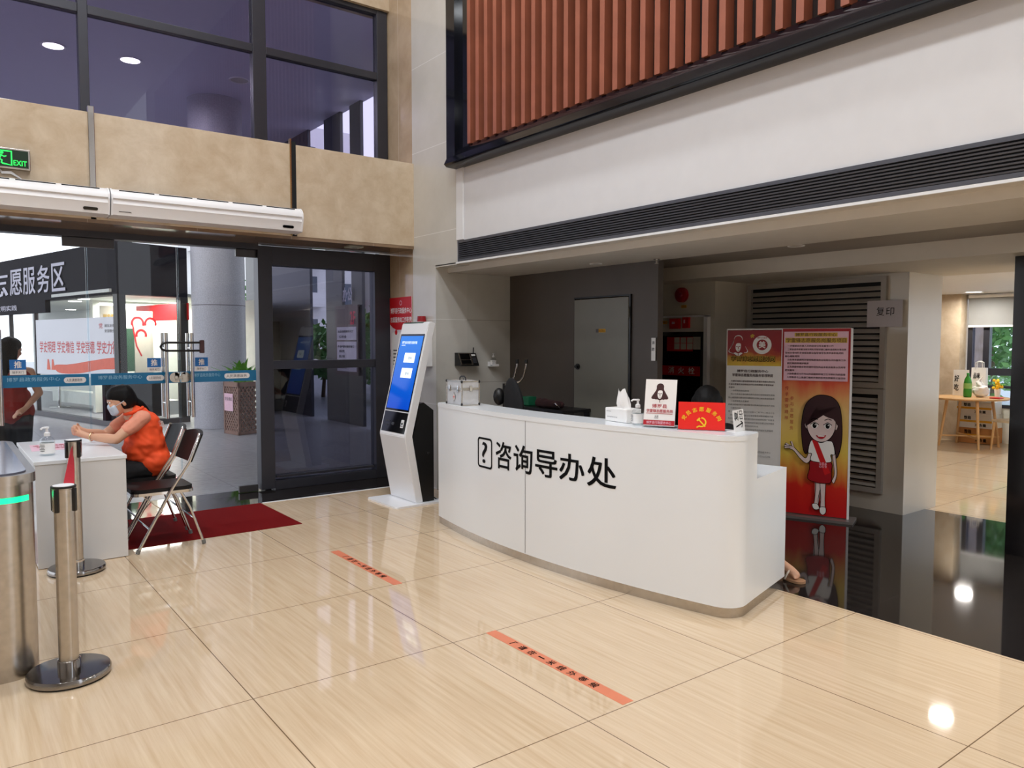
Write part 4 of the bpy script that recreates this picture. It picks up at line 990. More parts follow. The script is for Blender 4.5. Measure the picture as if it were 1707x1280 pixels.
# ================================================================ behind the desk
def office_chair(loc, rz, label):
    t = thing('office_chair', label, 'chair', loc, rz, 'black chairs behind the desk')
    def q(name, bm, m, sm=True): bmesh.ops.transform(bm, matrix=MW[t], verts=bm.verts); return obj(name, bm, m, t, sm)
    b = bmn(); box(b, (0, 0, .46), (.46, .46, .08), None, .03); q('seat', b, M['black_cloth'])
    return t, q
oc, q = office_chair((4.64, 5.80, 0), R(0), 'black round-backed office chair at the left end behind the desk')
b = bmn(); sph(b, (-.22, 0, .97), 1, 24, (.06, .205, .285), (0, R(-6), R(-14))); q('backrest', b, M['black_cloth'])
b = bmn(); sph(b, (-.24, .215, 1.06), .075, 16, (.06, .06, .085)); q('side_roll', b, M['black'])
b = bmn(); tube(b, [(-.16, 0, .5), (-.24, 0, .6), (-.24, 0, .8)], .02); q('back_post', b, M['black'])
b = bmn(); cyl(b, (0, 0, .12), (0, 0, .43), .03); q('gas_lift', b, M['black'])
for k in range(5):
    a = 2 * PI * k / 5 + .3; b = bmn(); tube(b, [(0, 0, .13), (.26 * math.cos(a), .26 * math.sin(a), .075)], [.03, .018]); q('leg', b, M['black'])
    b = bmn(); sph(b, (.27 * math.cos(a), .27 * math.sin(a), .035), .035, 12); q('castor', b, M['black'])
# two curved chrome hooks on a stand behind the chair
vc = thing('coat_stand', 'stand with two curved black-tipped chrome hooks behind the round-backed office chair', 'coat stand', (4.73, 6.38, 0))
b = bmn(); lathe(b, [(0, 0), (.14, 0), (.14, .02), (.03, .035), (0, .035)], (4.73, 6.38, 0), 32); obj('base', b, M['black'], vc, True)
b = bmn(); cyl(b, (4.73, 6.38, .03), (4.73, 6.38, 1.16), .016); obj('pole', b, M['black'], vc, True)
for dx, dy in ((-.03, .03), (.03, -.045)):
    x, y = 4.80 + dx, 6.20 + dy
    b = bmn(); tube(b, [(4.73, 6.38, 1.14), (x + .01, y + .10, 1.18), (x + .01, y + .04, 1.23), (x, y, 1.29), (x, y - .02, 1.35), (x, y - .02, 1.38)], .011); obj('hook', b, M['chrome'], vc, True)
    b = bmn(); tube(b, [(x, y - .02, 1.37), (x, y - .02, 1.415)], .018); obj('hook_tip', b, M['black'], vc, True)
# black side desk with items
sd = thing('side_desk', 'low dark side desk against the alcove wall behind the reception desk', 'desk', (5.05, 6.1, 0))
b = bmn(); bx(b, 4.89, 5.27, 5.64, 6.62, .89, .92, .004); obj('desktop', b, M['black'], sd)
for sx in (4.92, 5.24):
    for sy in (5.67, 6.59):
        b = bmn(); bx(b, sx - .02, sx + .02, sy - .02, sy + .02, 0, .89); obj('leg', b, M['black'], sd)
b = bmn(); box(b, (5.04, 6.36, .967), (.11, .13, .093), None, .006); tag(obj('storage_box', b, M['green_box']), 'dark green plastic box on the side desk behind the reception desk', 'box')
cl = thing('folded_jacket', 'dark red and black folded jacket on the side desk behind the reception desk', 'clothing', (4.98, 5.95, .92))
solidj = [((4.96, 5.80, .962), .04, (4.98, 6.10, .97), .05), ((5.05, 5.84, .96), .038, (5.06, 6.08, .962), .04)]
solid('cloth', solidj, mat('dark_maroon_cloth', (46, 18, 20), .9, var=.3, scale=12), cl, .01, crease=.008)
b = bmn(); tube(b, [(4.92, 5.80, .98), (4.90, 5.76, .985), (4.90, 5.73, .965), (4.93, 5.74, .945)], .006, 8); obj('buckle', b, M['chrome'], cl, True)

# ================================================================ hydrant cabinet and bell
hc = thing('fire_hydrant_cabinet', 'fire hydrant cabinet with a red 消火栓 band and a small button panel on top', 'fire cabinet', (6.5, 5.54, 0))
FH = FX(6.528, 0, 0)
def hb(a0, a1, z0, z1, c0, c1, bm=None): return fbox(bm or bmn(), FH, -a0, -a1, z0, z1, c0, c1)
b = bmn(); hb(5.90, 5.86, .25, 1.87, 0, .05, b); hb(5.215, 5.165, .25, 1.87, 0, .05, b); hb(5.90, 5.165, 1.855, 1.875, 0, .05, b); obj('cabinet_frame', b, M['white_metal'], hc)
b = hb(5.86, 5.215, 1.70, 1.855, 0, .03); obj('button_panel', b, M['grey_tile'], hc)
b = bmn(); hb(5.86, 5.83, .25, 1.70, 0, .035, b); hb(5.265, 5.215, .25, 1.70, 0, .035, b); hb(5.83, 5.265, 1.655, 1.70, 0, .035, b); hb(5.83, 5.265, .25, .30, 0, .035, b); hdr = obj('door', b, M['steel'], hc)
b = hb(5.83, 5.265, .30, 1.655, 0, .012); obj('door_glass', b, mat('black_cabinet_glass', (16, 12, 13), .12), hc)
b = hb(5.83, 5.265, 1.225, 1.33, .012, .015); rb_ = obj('red_band', b, M['red'], hdr)
lettering(rb_, FH, [('消', -5.72, -5.64, 1.245, 1.318), ('火', -5.58, -5.50, 1.245, 1.315), ('栓', -5.44, -5.355, 1.245, 1.316)], mat('silver_lettering', (236, 232, 232), .5), 'lettering', .017, .012)
b = hb(5.665, 5.54, 1.735, 1.845, .03, .07); bt1 = obj('call_point', b, M['red'], hc)
b = hb(5.495, 5.41, 1.74, 1.855, .03, .06); bt2 = obj('alarm_button', b, M['red'], hc)
b = hb(5.63, 5.59, 1.785, 1.81, .07, .074); obj('button_mark', b, M['pink_print'], bt1)
b = hb(5.475, 5.455, 1.79, 1.83, .06, .064); obj('button_mark', b, M['pink_print'], bt2)
b = hb(5.80, 5.735, 1.79, 1.825, .03, .033); am_ = obj('amber_label', b, M['amber'], hc)
lettering(am_, FH, [('责任人', -5.795, -5.74, 1.798, 1.818)], M['ink'], 'label_lettering', .035)
b = hb(5.63, 5.56, 1.672, 1.695, .035, .038); obj('lock_label', b, M['ink'], hc)
b = hb(5.745, 5.385, 1.49, 1.645, .012, .016); pn_ = obj('photo_notice', b, M['red'], hc)
b = bmn()
for i in range(3):
    for j in range(2): hb(5.64 - .09 * i, 5.565 - .09 * i, 1.51 + .07 * j, 1.575 + .065 * j, .016, .018, b)
obj('notice_photo', b, M['grey_tile'], pn_)
b = hb(5.38, 5.275, 1.51, 1.645, .012, .015); obj('paper_notice', b, M['grey_tile'], hc)
b = fbox(bmn(), FX(5.275, 0, 0), -4.84, -4.79, 1.42, 1.63, 0, .002); pn = obj('paper_strip', b, M['paper']); tag(pn, 'narrow white paper strip with dark marks at the edge of the grey alcove wall', 'paper')
lettering(pn, FX(5.272, 0, 0), [('消', -4.83, -4.80, 1.57, 1.60), ('防', -4.83, -4.80, 1.51, 1.54)], M['ink'], 'strip_lettering', .001, .02)
be = thing('fire_bell', 'round dark red fire bell on the wall above the hydrant cabinet', 'bell', (6.5, 5.545, 2.1))
b = bmn(); cyl(b, (6.529, 5.545, 2.10), (6.49, 5.545, 2.10), .082, .078, 32); cyl(b, (6.49, 5.545, 2.10), (6.475, 5.545, 2.10), .078, .05, 32); obj('gong', b, M['red_dark'], be, True)
b = bmn(); cyl(b, (6.476, 5.53, 2.10), (6.462, 5.53, 2.10), .028, .02); obj('dome', b, mat('pinkish_red', (150, 40, 60), .4), be, True)
b = hb(5.56, 5.49, 1.96, 1.99, 0, .003); tag(obj('bell_label', b, M['amber']), 'small amber label with dark lettering below the fire bell', 'label')

# ================================================================ louvres and copy notice
def louvre(y0, y1, z0, z1, label, frame=True):
    t = thing('louvre_panel', label, 'louvre', (7.06, (y0 + y1) / 2, z0), 0, 'grey louvre panels')
    b = bmn()
    bx(b, 7.03, 7.071, y0 - .05, y0, z0 - .05, z1 + .05); bx(b, 7.03, 7.071, y1, y1 + .05, z0 - .05, z1 + .05); bx(b, 7.03, 7.071, y0, y1, z0 - .05, z0); bx(b, 7.03, 7.071, y0, y1, z1, z1 + .05); obj('louvre_frame', b, M['louvre'], t)
    b = bmn(); bx(b, 7.064, 7.0695, y0, y1, z0, z1); obj('backing', b, M['void'], t)
    b = bmn(); n = int((z1 - z0) / .058)
    for i in range(n): box(b, (7.045, (y0 + y1) / 2, z0 + .03 + (z1 - z0 - .03) * i / n), (.052, y1 - y0, .006), (0, R(-46), 0))
    obj('blades', b, M['louvre'], t)
louvre(3.62, 5.03, 1.21, 2.15, 'upper grey louvre panel with a white notice on its corner')
louvre(3.62, 5.03, .22, 1.10, 'lower grey louvre panel behind the display board')
cn = thing('copy_notice', 'white paper notice reading 复印 on the louvre beside the stone column', 'sign', (7.0, 3.6, 1.73))
Fc = FX(7.022, 3.74, 1.73)
b = bmn(); fbox(b, Fc, 0, .33, 0, .245, -.002, .001); obj('sheet', b, mat('lilac_white_paper', (190, 186, 192), .7, var=.01), cn)
lettering(cn, Fc, [('复', .09, .165, .105, .185), ('印', .18, .255, .105, .18)], M['ink'], 'lettering', .003)

# ================================================================ folding display board
db = thing('display_board', 'red and gold two-panel display board with a printed cartoon girl standing before the louvres', 'display board', (6.25, 4.05, 0))
Lp, Rp = Vector((6.015, 4.56, 0)), Vector((6.41, 3.55, 0)); u = (Rp - Lp).normalized(); WB = (Rp - Lp).length
FB = Frame(Lp, u, (0, 0, 1)); hw = WB * .463
b = bmn(); fbox(b, FB, 0, hw - .004, .03, 1.70, -.022, 0); obj('left_panel', b, M['white_print'], db)
b = bmn(); fbox(b, FB, hw + .004, WB, .03, 1.712, -.022, 0); obj('right_panel', b, M['print_girl'], db)
b = bmn(); fbox(b, FB, 0, hw - .004, 1.37, 1.70, 0, .0015); obj('crimson_header', b, M['print_head'], db)
b = bmn()
for a, c in ((-.004, .003), (WB - .003, WB + .012)): fbox(b, FB, a, c, .02, 1.712, -.026, .004)
fbox(b, FB, hw - .004, hw + .004, .02, 1.705, -.026, .003); fbox(b, FB, 0, WB, 1.705, 1.715, -.026, -.002); obj('edge_frame', b, M['white_metal'], db)
b = bmn(); fbox(b, FB, .0, WB + .06, 0, .022, -.14, .10); obj('base', b, mat('grey_base_board', (110, 104, 102), .35), db)
A = Art(Frame(FB(0, 0, .0015), u, (0, 0, 1)))
# left panel header
hat_portrait(A, .105, 1.55, .20, M['white_print'], M['red_dark']); hat_portrait(A, .105, 1.55, .185, M['red_dark'], M['white_print'])
A.poly(ell(.325, 1.565, .085, n=40), M['white_print']); A.poly(ell(.325, 1.565, .05, n=32), M['red_dark'])
A.text('美', .295, .355, 1.535, 1.598, M['white_print'], .02)
A.text('博罗义务服务', .28, .37, 1.622, 1.638, M['ink_red'], .02)
s5 = [(.237 + .022 * (1 if i % 2 == 0 else .4) * math.sin(PI * i / 5), 1.645 + .022 * (1 if i % 2 == 0 else .4) * math.cos(PI * i / 5)) for i in range(10)]; A.poly(s5, M['gold'])
A.text('学雷锋志愿服务岗', .042, .442, 1.412, 1.462, M['ink'], .05); A.text('学雷锋志愿服务岗', .040, .440, 1.414, 1.464, M['gold'], .0)
A.text('博罗县行政服务中心', .10, .385, 1.308, 1.333, M['ink_brown'], .02); A.text('学雷锋志愿服务岗服务管理制度', .055, .43, 1.268, 1.296, M['ink_brown'], .02)
body = ['  为更好地践行雷锋精神推进志愿服务制度化常态化', '开展志愿服务活动现结合中心实际制定本管理制度', '请遵守', '  一志愿服务岗位职责', '  热心为前来办事的群众提供咨询引导帮助填写表格', '耐心解答群众提出的问题做到文明礼貌热情周到服务', '  二志愿服务人员要求', '佩戴志愿服务标识着装整洁仪表端庄按时到岗不迟到', '  三服务时间', '周一至周五上午八时三十分至十二时下午二时三十分', '  四做好服务台账登记记录好服务对象和服务内容', '每月汇总上报志愿服务情况及时总结经验推广好做法', '  五爱护公共财物保持服务岗环境卫生整洁有序摆放', '便民用品齐全完好使用后及时补充', '  六服从管理听从安排团结协作共同做好志愿服务', '本制度自公布之日起执行']
z = 1.232
for k, ln in enumerate(body):
    L_ = len(ln.strip()); off = .022 if ln.startswith('  ') else 0
    wln = min(.425 - off, .0188 * L_); A.text(ln.strip(), .022 + off, .022 + off + wln, z - .0155, z, M['ink_brown'] if k < 3 else M['ink_grey'], .02 if k < 3 else .0)
    z -= .030 if k < 3 else .033
A.text('博罗县行政服务中心', .26, .42, .56, .575, M['ink_grey']); A.text('二〇二〇年', .30, .42, .52, .535, M['ink_grey'])
# right panel
x0 = hw + .02; x1 = WB - .02
A.poly([(x0, 1.245), (x1, 1.245), (x1, 1.685), (x0, 1.685)], M['pink_print'])
A.poly([(x0 + .09, 1.64), (x1 - .09, 1.64), (x1 - .09, 1.675), (x0 + .09, 1.675)], M['gold']); A.poly([(x0 + .01, 1.585), (x1 - .01, 1.585), (x1 - .01, 1.63), (x0 + .01, 1.63)], M['gold'])
A.text('博罗县行政服务中心', x0 + .10, x1 - .10, 1.643, 1.672, M['ink_brown'], .01); A.text('学雷锋志愿服务岗服务项目', x0 + .02, x1 - .02, 1.588, 1.626, M['ink_brown'], .01)
items = ['一开展前台办事人员的咨询引导及解答工作', '二积极宣传政策法规文明礼仪知识窗口服务流程和办事指南', '告知办理材料手续帮助群众指导填写各类申请表格资料', '耐心细致周到', '三负责老弱病残孕等特殊群体的全程帮办代办服务工作', '四文明劝导维护秩序', '五免费提供雨伞老花镜针线包药品手机充电茶水饮用等', '便民服务', '六协助做好大厅内公共设施和环境卫生文明行为的监督', '七积极参与上级部门组织开展的各项志愿服务公益活动']
z = 1.566
for k, ln in enumerate(items):
    off = .02 if ln[0] in '一二三四五六七' else .0
    A.text(ln, x0 + .012 + off, x0 + .012 + off + min(x1 - x0 - .03 - off, .0205 * len(ln)), z - .018, z, M['ink_brown'], .02); z -= .0315
for k, ch in enumerate('传承雷锋精神'): A.text(ch, x0 + .018, x0 + .048, 1.155 - .054 * k, 1.19 - .054 * k, M['ink_red'])
for k, ch in enumerate('参与志愿服务'): A.text(ch, x0 + .065, x0 + .095, 1.065 - .054 * k, 1.10 - .054 * k, M['ink_red'])
# printed cartoon girl (clip-art volunteer)
gx, gz = x0 + .335, 0.0
O, HR, SK, WT, SKT = M['ink'], mat('print_dark_hair', (52, 18, 26), .4), mat('print_skin', (226, 206, 204), .4), M['white_print'], mat('print_red_skirt', (160, 14, 28), .4)
P2 = lambda pts: [(gx + x, z) for x, z in pts]
hairo = smooth(P2([(-.155, .66), (-.168, .85), (-.14, 1.02), (-.07, 1.10), (.0, 1.12), (.09, 1.10), (.15, 1.02), (.172, .85), (.168, .68), (.135, .565), (.09, .60), (.06, .70), (-.06, .70), (-.09, .63), (-.13, .585)]))
def grow(pts, d):
    cx = sum(p[0] for p in pts) / len(pts); cy = sum(p[1] for p in pts) / len(pts)
    o = []
    for x, y in pts:
        v = Vector((x - cx, y - cy)); o.append((x + v.normalized().x * d, y + v.normalized().y * d))
    return o
def shape(pts, m, ol=.005, sm=True):
    p = smooth(P2(pts)) if sm else P2(pts); A.poly(p, m); A.stroke(p, ol, O, True)
A.poly(hairo, HR); A.stroke(hairo, .006, O, True)
for s_ in (-1, 1): shape([(s_ * .124 - .018, .85), (s_ * .124, .875), (s_ * .124 + .016, .85), (s_ * .124, .81)], SK)
# legs
shape([(-.055, .455), (-.01, .455), (.01, .33), (-.012, .19), (-.01, .125), (-.045, .12), (-.04, .20), (-.035, .33)], SK)
shape([(.0, .455), (.06, .455), (.05, .33), (.045, .20), (.045, .10), (.01, .10), (.01, .20), (.0, .33)], SK)
shape([(-.06, .135), (-.02, .14), (-.0, .10), (-.03, .085), (-.055, .10)], WT); shape([(.005, .11), (.05, .115), (.055, .07), (.03, .045), (.005, .065)], WT)
# arms
shape([(-.085, .66), (-.12, .55), (-.165, .575), (-.225, .635), (-.25, .65), (-.27, .625), (-.23, .605), (-.17, .535), (-.115, .50), (-.075, .55), (-.06, .62)], SK)
shape([(.085, .66), (.105, .55), (.118, .42), (.10, .36), (.118, .34), (.14, .42), (.13, .55), (.115, .65)], SK)
for fx, fz in ((-.305, .668), (-.315, .648), (-.312, .628), (-.255, .69)):
    A.stroke(P2([(-.255 if fx < -.3 else -.235, .640), (fx, fz)]), .020, O); A.stroke(P2([(-.25 if fx < -.3 else -.235, .640), (fx + .004, fz)]), .012, SK)
# skirt, blouse, sash
shape([(-.075, .53), (.085, .53), (.095, .43), (.09, .345), (.03, .33), (-.04, .335), (-.105, .365), (-.09, .45)], SKT)
shape([(-.06, .715), (.06, .715), (.10, .70), (.12, .60), (.085, .59), (.085, .525), (-.075, .525), (-.075, .59), (-.105, .60), (-.09, .69)], WT)
A.poly(P2([(-.075, .715), (-.03, .715), (.085, .43), (.04, .405)]), M['red']); A.text('志愿者', gx - .01, gx + .055, .47, .52, M['pink_print'])
shape([(-.03, .755), (.03, .755), (.035, .71), (0, .695), (-.035, .71)], SK)
# face
face = [(-.120, .91), (-.114, .81), (-.07, .73), (0, .700), (.07, .73), (.114, .81), (.120, .91), (.085, .98), (0, 1.0), (-.085, .98)]
shape(face, SK)
A.poly(smooth(P2([(-.130, .84), (-.140, .99), (-.06, 1.085), (.04, 1.095), (.125, 1.02), (.135, .86), (.11, .905), (.05, .925), (-.01, .96), (-.045, 1.01), (-.075, .95), (-.105, .89)])), HR)
for s_ in (-1, 1):
    A.poly(smooth(P2([(s_ * .055 - .032, .845), (s_ * .055, .872), (s_ * .055 + .032, .845), (s_ * .055, .818)])), WT); A.poly(P2([(x, z) for x, z in ell(s_ * .055, .846, .017, .024)]), O); A.poly(P2(ell(s_ * .055 + .006, .854, .005)), WT)
    A.stroke(P2([(s_ * .055 - .036, .855), (s_ * .055, .878), (s_ * .055 + .036, .855)]), .006, O); A.stroke(P2([(s_ * .058 - .03, .897), (s_ * .058, .910), (s_ * .058 + .03, .900)]), .006, O)
A.poly(smooth(P2([(-.04, .760), (0, .755), (.045, .765), (.02, .732), (-.015, .732)])), M['ink_red']); A.poly(P2([(-.03, .757), (.035, .759), (.025, .750), (-.02, .749)]), WT)
A.done('printed_artwork', db, 'printed lettering, emblems and cartoon girl in a red skirt')

# ================================================================ far room: table, chairs, boxes, bag, bottle
rt = thing('round_table', 'round light wood table by the far window', 'table', (12.55, 5.06, 0))
b = bmn(); lathe(b, [(0, .722), (.52, .722), (.55, .735), (.55, .75), (0, .752)], (12.55, 5.06, 0), 48); obj('tabletop', b, M['wood_light'], rt, True)
for dx, dy in ((-.36, -.30), (-.26, .30), (.20, -.36), (.30, .28)):
    b = bmn(); tube(b, [(12.55 + dx * .75, 5.06 + dy * .75, .725), (12.55 + dx, 5.06 + dy, 0)], [.024, .016]); obj('leg', b, M['wood_light'], rt, True)
b = bmn(); tube(b, [(12.55 - .36, 5.06 - .30, .16), (12.55 + .30, 5.06 + .28, .16)], .014); tube(b, [(12.55 - .26, 5.36, .16), (12.75, 4.70, .16)], .014); obj('stretcher', b, M['wood_light'], rt, True)
def wood_chair(loc, rz, label, back):
    t = thing('wooden_chair', label, 'chair', loc, rz, 'wooden chairs around the far table')
    def q(name, bm, m, sm=True): bmesh.ops.transform(bm, matrix=MW[t], verts=bm.verts); return obj(name, bm, m, t, sm)
    b = bmn(); box(b, (0, 0, .435), (.42, .44, .04), None, .014); q('seat', b, back)
    for sx, sy in ((-.18, -.19), (-.18, .19), (.18, -.19), (.18, .19)):
        b = bmn(); tube(b, [(sx, sy, .42), (sx * 1.15, sy * 1.1, 0)], [.02, .014]); q('leg', b, M['wood_light'])
    for sy in (-.19, .19):
        b = bmn(); tube(b, [(.18, sy, .42), (.23, sy, .74)], .015); q('back_post', b, M['wood_light'])
    b = bmn(); box(b, (.215, 0, .68), (.025, .40, .13), (0, R(9), 0), .008); q('backrest', b, M['wood_light'])
    return t
wood_chair((12.55, 4.42, 0), R(-110), 'light wooden chair at the right of the far round table', mat('cream_seat_pad', (206, 190, 162), .7))
wood_chair((12.46, 5.84, 0), R(110), 'brown wooden chair at the left of the far round table, half behind the stone column', mat('brown_seat_pad', (96, 62, 42), .6))
bt = thing('green_bottle', 'large green plastic drink bottle on the far round table', 'bottle', (12.5, 5.06, .752))
b = bmn(); lathe(b, [(0, 0), (.05, .002), (.056, .02), (.056, .10), (.053, .13), (.056, .16), (.056, .21), (.045, .27), (.018, .325), (.017, .345)], (12.5, 5.06, .7525), 24); obj('bottle_body', b, M['green_plastic'], bt, True)
b = bmn(); cyl(b, (12.5, 5.06, 1.095), (12.5, 5.06, 1.118), .02); obj('cap', b, mat('green_cap', (40, 170, 60), .4), bt, True)
b = bmn(); lathe(b, [(.0568, .13), (.0568, .21)], (12.5, 5.06, .7525), 24); obj('wrap_label', b, mat('pale_green_label', (150, 200, 110), .5), bt, True)
def paper_bag(name, label, x, y, z, w_, d, h, handle):
    t = thing(name, label, 'bag', (x, y, z))
    b = bmn(); F = FX(x - d / 2, y + w_ / 2, z)
    v0 = [(x - d / 2, y - w_ / 2), (x + d / 2, y - w_ / 2), (x + d / 2, y + w_ / 2), (x - d / 2, y + w_ / 2)]
    lo = [b.verts.new((p[0], p[1], z + .0005)) for p in v0]; hi = [b.verts.new((x + (p[0] - x) * .5, y + (p[1] - y) * 1.04, z + h)) for p in v0]
    b.faces.new(lo[::-1])
    for i in range(4): b.faces.new((lo[i], lo[(i + 1) % 4], hi[(i + 1) % 4], hi[i]))
    o_ = obj('bag_body', b, M['paper'], t)
    if handle:
        for xx in (x - d * .25, x + d * .25):
            b = bmn(); tube(b, [(xx, y - .05, z + h - .02), (xx, y - .045, z + h + .08), (xx, y, z + h + .10), (xx, y + .045, z + h + .08), (xx, y + .05, z + h - .02)], .006, 8); obj('handle', b, M['paper'], t, True)
    Fw = Frame((x - d / 2 - .001, y + w_ / 2, z), (0, -1, 0), Vector((d * .25, 0, h)))
    lettering(o_, Fw, [('好', w_ * .1, w_ * .42, h * .55, h * .8), ('吃', w_ * .1, w_ * .42, h * .2, h * .45)] if not handle else [('品味', w_ * .15, w_ * .6, h * .62, h * .82)], M['ink'], 'bag_lettering', .003, .02)
    return t
paper_bag('paper_bag', 'white paper bag with black lettering standing left of the green bottle', 12.80, 5.28, .752, .20, .10, .40, False)
paper_bag('paper_carrier_bag', 'white paper carrier bag with two raised handles behind the green bottle', 12.88, 5.05, .752, .20, .12, .44, True)
pb = thing('plastic_bag', 'knotted translucent white plastic bag right of the green bottle', 'bag', (12.62, 4.93, .752))
solid('bag_body', [('E', (12.62, 4.93, .85), (.09, .12, .095)), ((12.62, 4.93, .9), .06, (12.62, 4.95, 1.03), .02), ((12.62, 4.95, 1.0), .02, (12.62, 4.90, 1.07), .012)], M['paper'], pb, .012, 3, None, .022)
fl = thing('yellow_flowers', 'small bunch of yellow flowers behind the white plastic bag', 'flowers', (12.85, 4.78, .752))
b = bmn(); lathe(b, [(0, 0), (.035, 0), (.045, .12), (.04, .13)], (12.85, 4.78, .7525), 20); obj('pot', b, M['white_print'], fl, True)
b = bmn()
for k in range(16):
    a = random.uniform(0, 6.28); r_ = random.uniform(.0, .08); sph(b, (12.81 + r_ * math.cos(a), 4.77 + r_ * math.sin(a), .92 + random.uniform(-.04, .09)), .024, 8)
obj('blossom', b, M['flower'], fl, True)
b = bmn()
for k in range(10):
    a = random.uniform(0, 6.28); r_ = random.uniform(.02, .09); tube(b, [(12.85, 4.78, .86), (12.83 + r_ * math.cos(a), 4.77 + r_ * math.sin(a), .95)], [.004, .01], 5)
obj('stems', b, M['leaf'], fl)
def carton(x, y, z, label, m, sx=.38, sy=.50, sz=.2):
    t = thing('carton', label, 'box', (x, y, z), 0, 'cartons under the far table')
    b = box(bmn(), (x, y, z + sz / 2), (sx, sy, sz), None, .004); cb_ = obj('carton_body', b, m, t)
    b = bmn(); fbox(b, FX(x - sx / 2, y + sy / 2, z), .0, sy, sz * .42, sz * .58, 0, .001); obj('packing_tape', b, M['amber'], cb_)
    lettering(cb_, FX(x - sx / 2, y + sy / 2, z), [('整箱', .10, .2, sz * .62, sz * .88), ('净含量', .26, .42, sz * .12, sz * .34)], M['ink'], 'print', .002, .02)
carton(13.14, 5.12, .004, 'brown cardboard box on the floor under the far table, lowest of the three', M['cardboard'], sz=.24)
carton(13.14, 5.13, .2445, 'white printed carton in the middle of the stack under the far table', M['box_white'], sz=.21)
carton(13.14, 5.14, .455, 'white printed carton on top of the stack under the far table', M['box_white'], sz=.20)
bl = thing('roller_blind', 'pale grey roller blind half lowered over the far window', 'blind', (13.28, 4, 2.3))
b = bmn(); bx(b, 13.285, 13.295, 2.5, 5.40, 1.85, 2.30); obj('blind_cloth', b, M['blind'], bl)
b = bmn(); bx(b, 13.275, 13.305, 2.5, 5.40, 1.82, 1.85, .003); obj('bottom_rail', b, M['white_plastic'], bl)
b = bmn(); cyl(b, (13.29, 2.5, 2.315), (13.29, 5.40, 2.315), .03); obj('roller', b, M['white_plastic'], bl, True)
pu = thing('red_pouch', 'small red pouch on the right edge of the far round table', 'pouch', (12.55, 4.60, .752))
b = box(bmn(), (12.5, 4.66, .762), (.16, .14, .018), None, .006); obj('pouch_body', b, M['red'], pu)

# ================================================================ ceiling lamps, sprinklers
def downlight(x, y, z, r, on, label, power=0, group='recessed ceiling lamps'):
    t = thing('downlight', label, 'ceiling lamp', (x, y, z), 0, group)
    b = bmn(); lathe(b, [(r, -.004), (r * 1.2, -.008), (r * 1.22, -.001), (r, -.001)], (x, y, z), 28); obj('ring', b, M['white_plastic'], t, True)
    b = bmn(); cyl(b, (x, y, z - .003), (x, y, z - .001), r, seg=28); obj('diffuser', b, M['lamp'] if on else M['grey_tile'], t)
    if power:
        l = area('downlight_glow', (x, y, z - .02), r * 2, power, (1, .95, .88)); 
    return t
downlight(12.7, 5.1, 2.35, .11, True, 'lit round ceiling lamp above the far round table', 26)
downlight(8.32, 3.52, 2.349, .10, True, 'lit ceiling lamp just behind the stone column', 16)
downlight(10.3, 3.2, 2.35, .11, True, 'lit ceiling lamp in the middle of the far room', 26)
downlight(5.51, 3.53, 2.36, .055, False, 'unlit small ceiling lamp over the right half of the desk')
downlight(5.05, 5.35, 2.335, .05, False, 'unlit small ceiling lamp over the left half of the desk')
def sprinkler(x, y, z, label):
    t = thing('sprinkler', label, 'sprinkler', (x, y, z), 0, 'ceiling sprinklers')
    b = bmn(); cyl(b, (x, y, z - .006), (x, y, z - .0005), .03); cyl(b, (x, y, z - .04), (x, y, z - .006), .009); obj('body', b, M['chrome'], t, True)
    b = bmn(); cyl(b, (x, y, z - .045), (x, y, z - .04), .018); obj('deflector', b, M['chrome'], t, True)
sprinkler(5.2, 4.72, 2.335, 'small sprinkler head in the low ceiling above the grey alcove wall')
sprinkler(11.6, 5.6, 2.35, 'small sprinkler head in the bright far-room ceiling')
# ================================================================ outdoors, seen through the doors
def oriented(p0, p1):   # frame along a facade from p0 to p1 facing the viewer
    return Frame((p0[0], p0[1], 0), (p1[0] - p0[0], p1[1] - p0[1], 0), (0, 0, 1))
CA, CB, CL = (2.72, 15.5), (4.06, 15.95), (-.45, 28.7)
FL, FRt = oriented(CL, CA), oriented(CA, CB)
LL = math.dist(CL, CA); LR = math.dist(CA, CB)
sh = thing('service_hall', 'glass-fronted volunteer service hall across the forecourt with a dark lettered fascia', 'building', (2.7, 15.6, 0))
b = bmn(); fbox(b, FL, 0, LL, 2.46, 3.42, -.3, 0); fbox(b, FRt, 0, LR, 2.46, 3.42, -.3, 0); obj('fascia', b, M['sign_grey'], sh)
b = bmn(); fbox(b, FL, 0, LL, 0, .10, -.12, 0); fbox(b, FRt, 0, LR, 0, .10, -.12, 0); obj('plinth', b, M['dark_stone'], sh)
b = bmn(); fbox(b, FL, 0, LL, .10, 2.46, -.06, -.05); obj('front_glass', b, M['hall_glass'], sh)
b = bmn(); fbox(b, FRt, .1, LR - .12, .10, 2.46, -.06, -.05); obj('side_glass', b, M['hall_glass'], sh)
b = bmn(); fbox(b, FRt, 0, .16, .1, 2.46, -.14, 0.005); obj('corner_mullion', b, M['black'], sh)
b = bmn(); fbox(b, FRt, LR - .16, LR, .1, 2.46, -.14, 0.005); obj('end_mullion', b, M['black'], sh)
for a in (LL - 4.1, LL - 5.6, LL - 7.0):
    b = bmn(); fbox(b, FL, a, a + .05, .1, 2.46, -.1, -.02); obj('mullion', b, M['frame_dark'], sh)
s_zhi = LL - 6.3
def onFL(x, y):
    d = ray(x, y); t = FL.n.dot(FL.p - Vector((0, 0, CAM_H))) / FL.n.dot(d); q = Vector((0, 0, CAM_H)) + d * t - FL.p; return q.dot(FL.u), q.z
b = bmn()
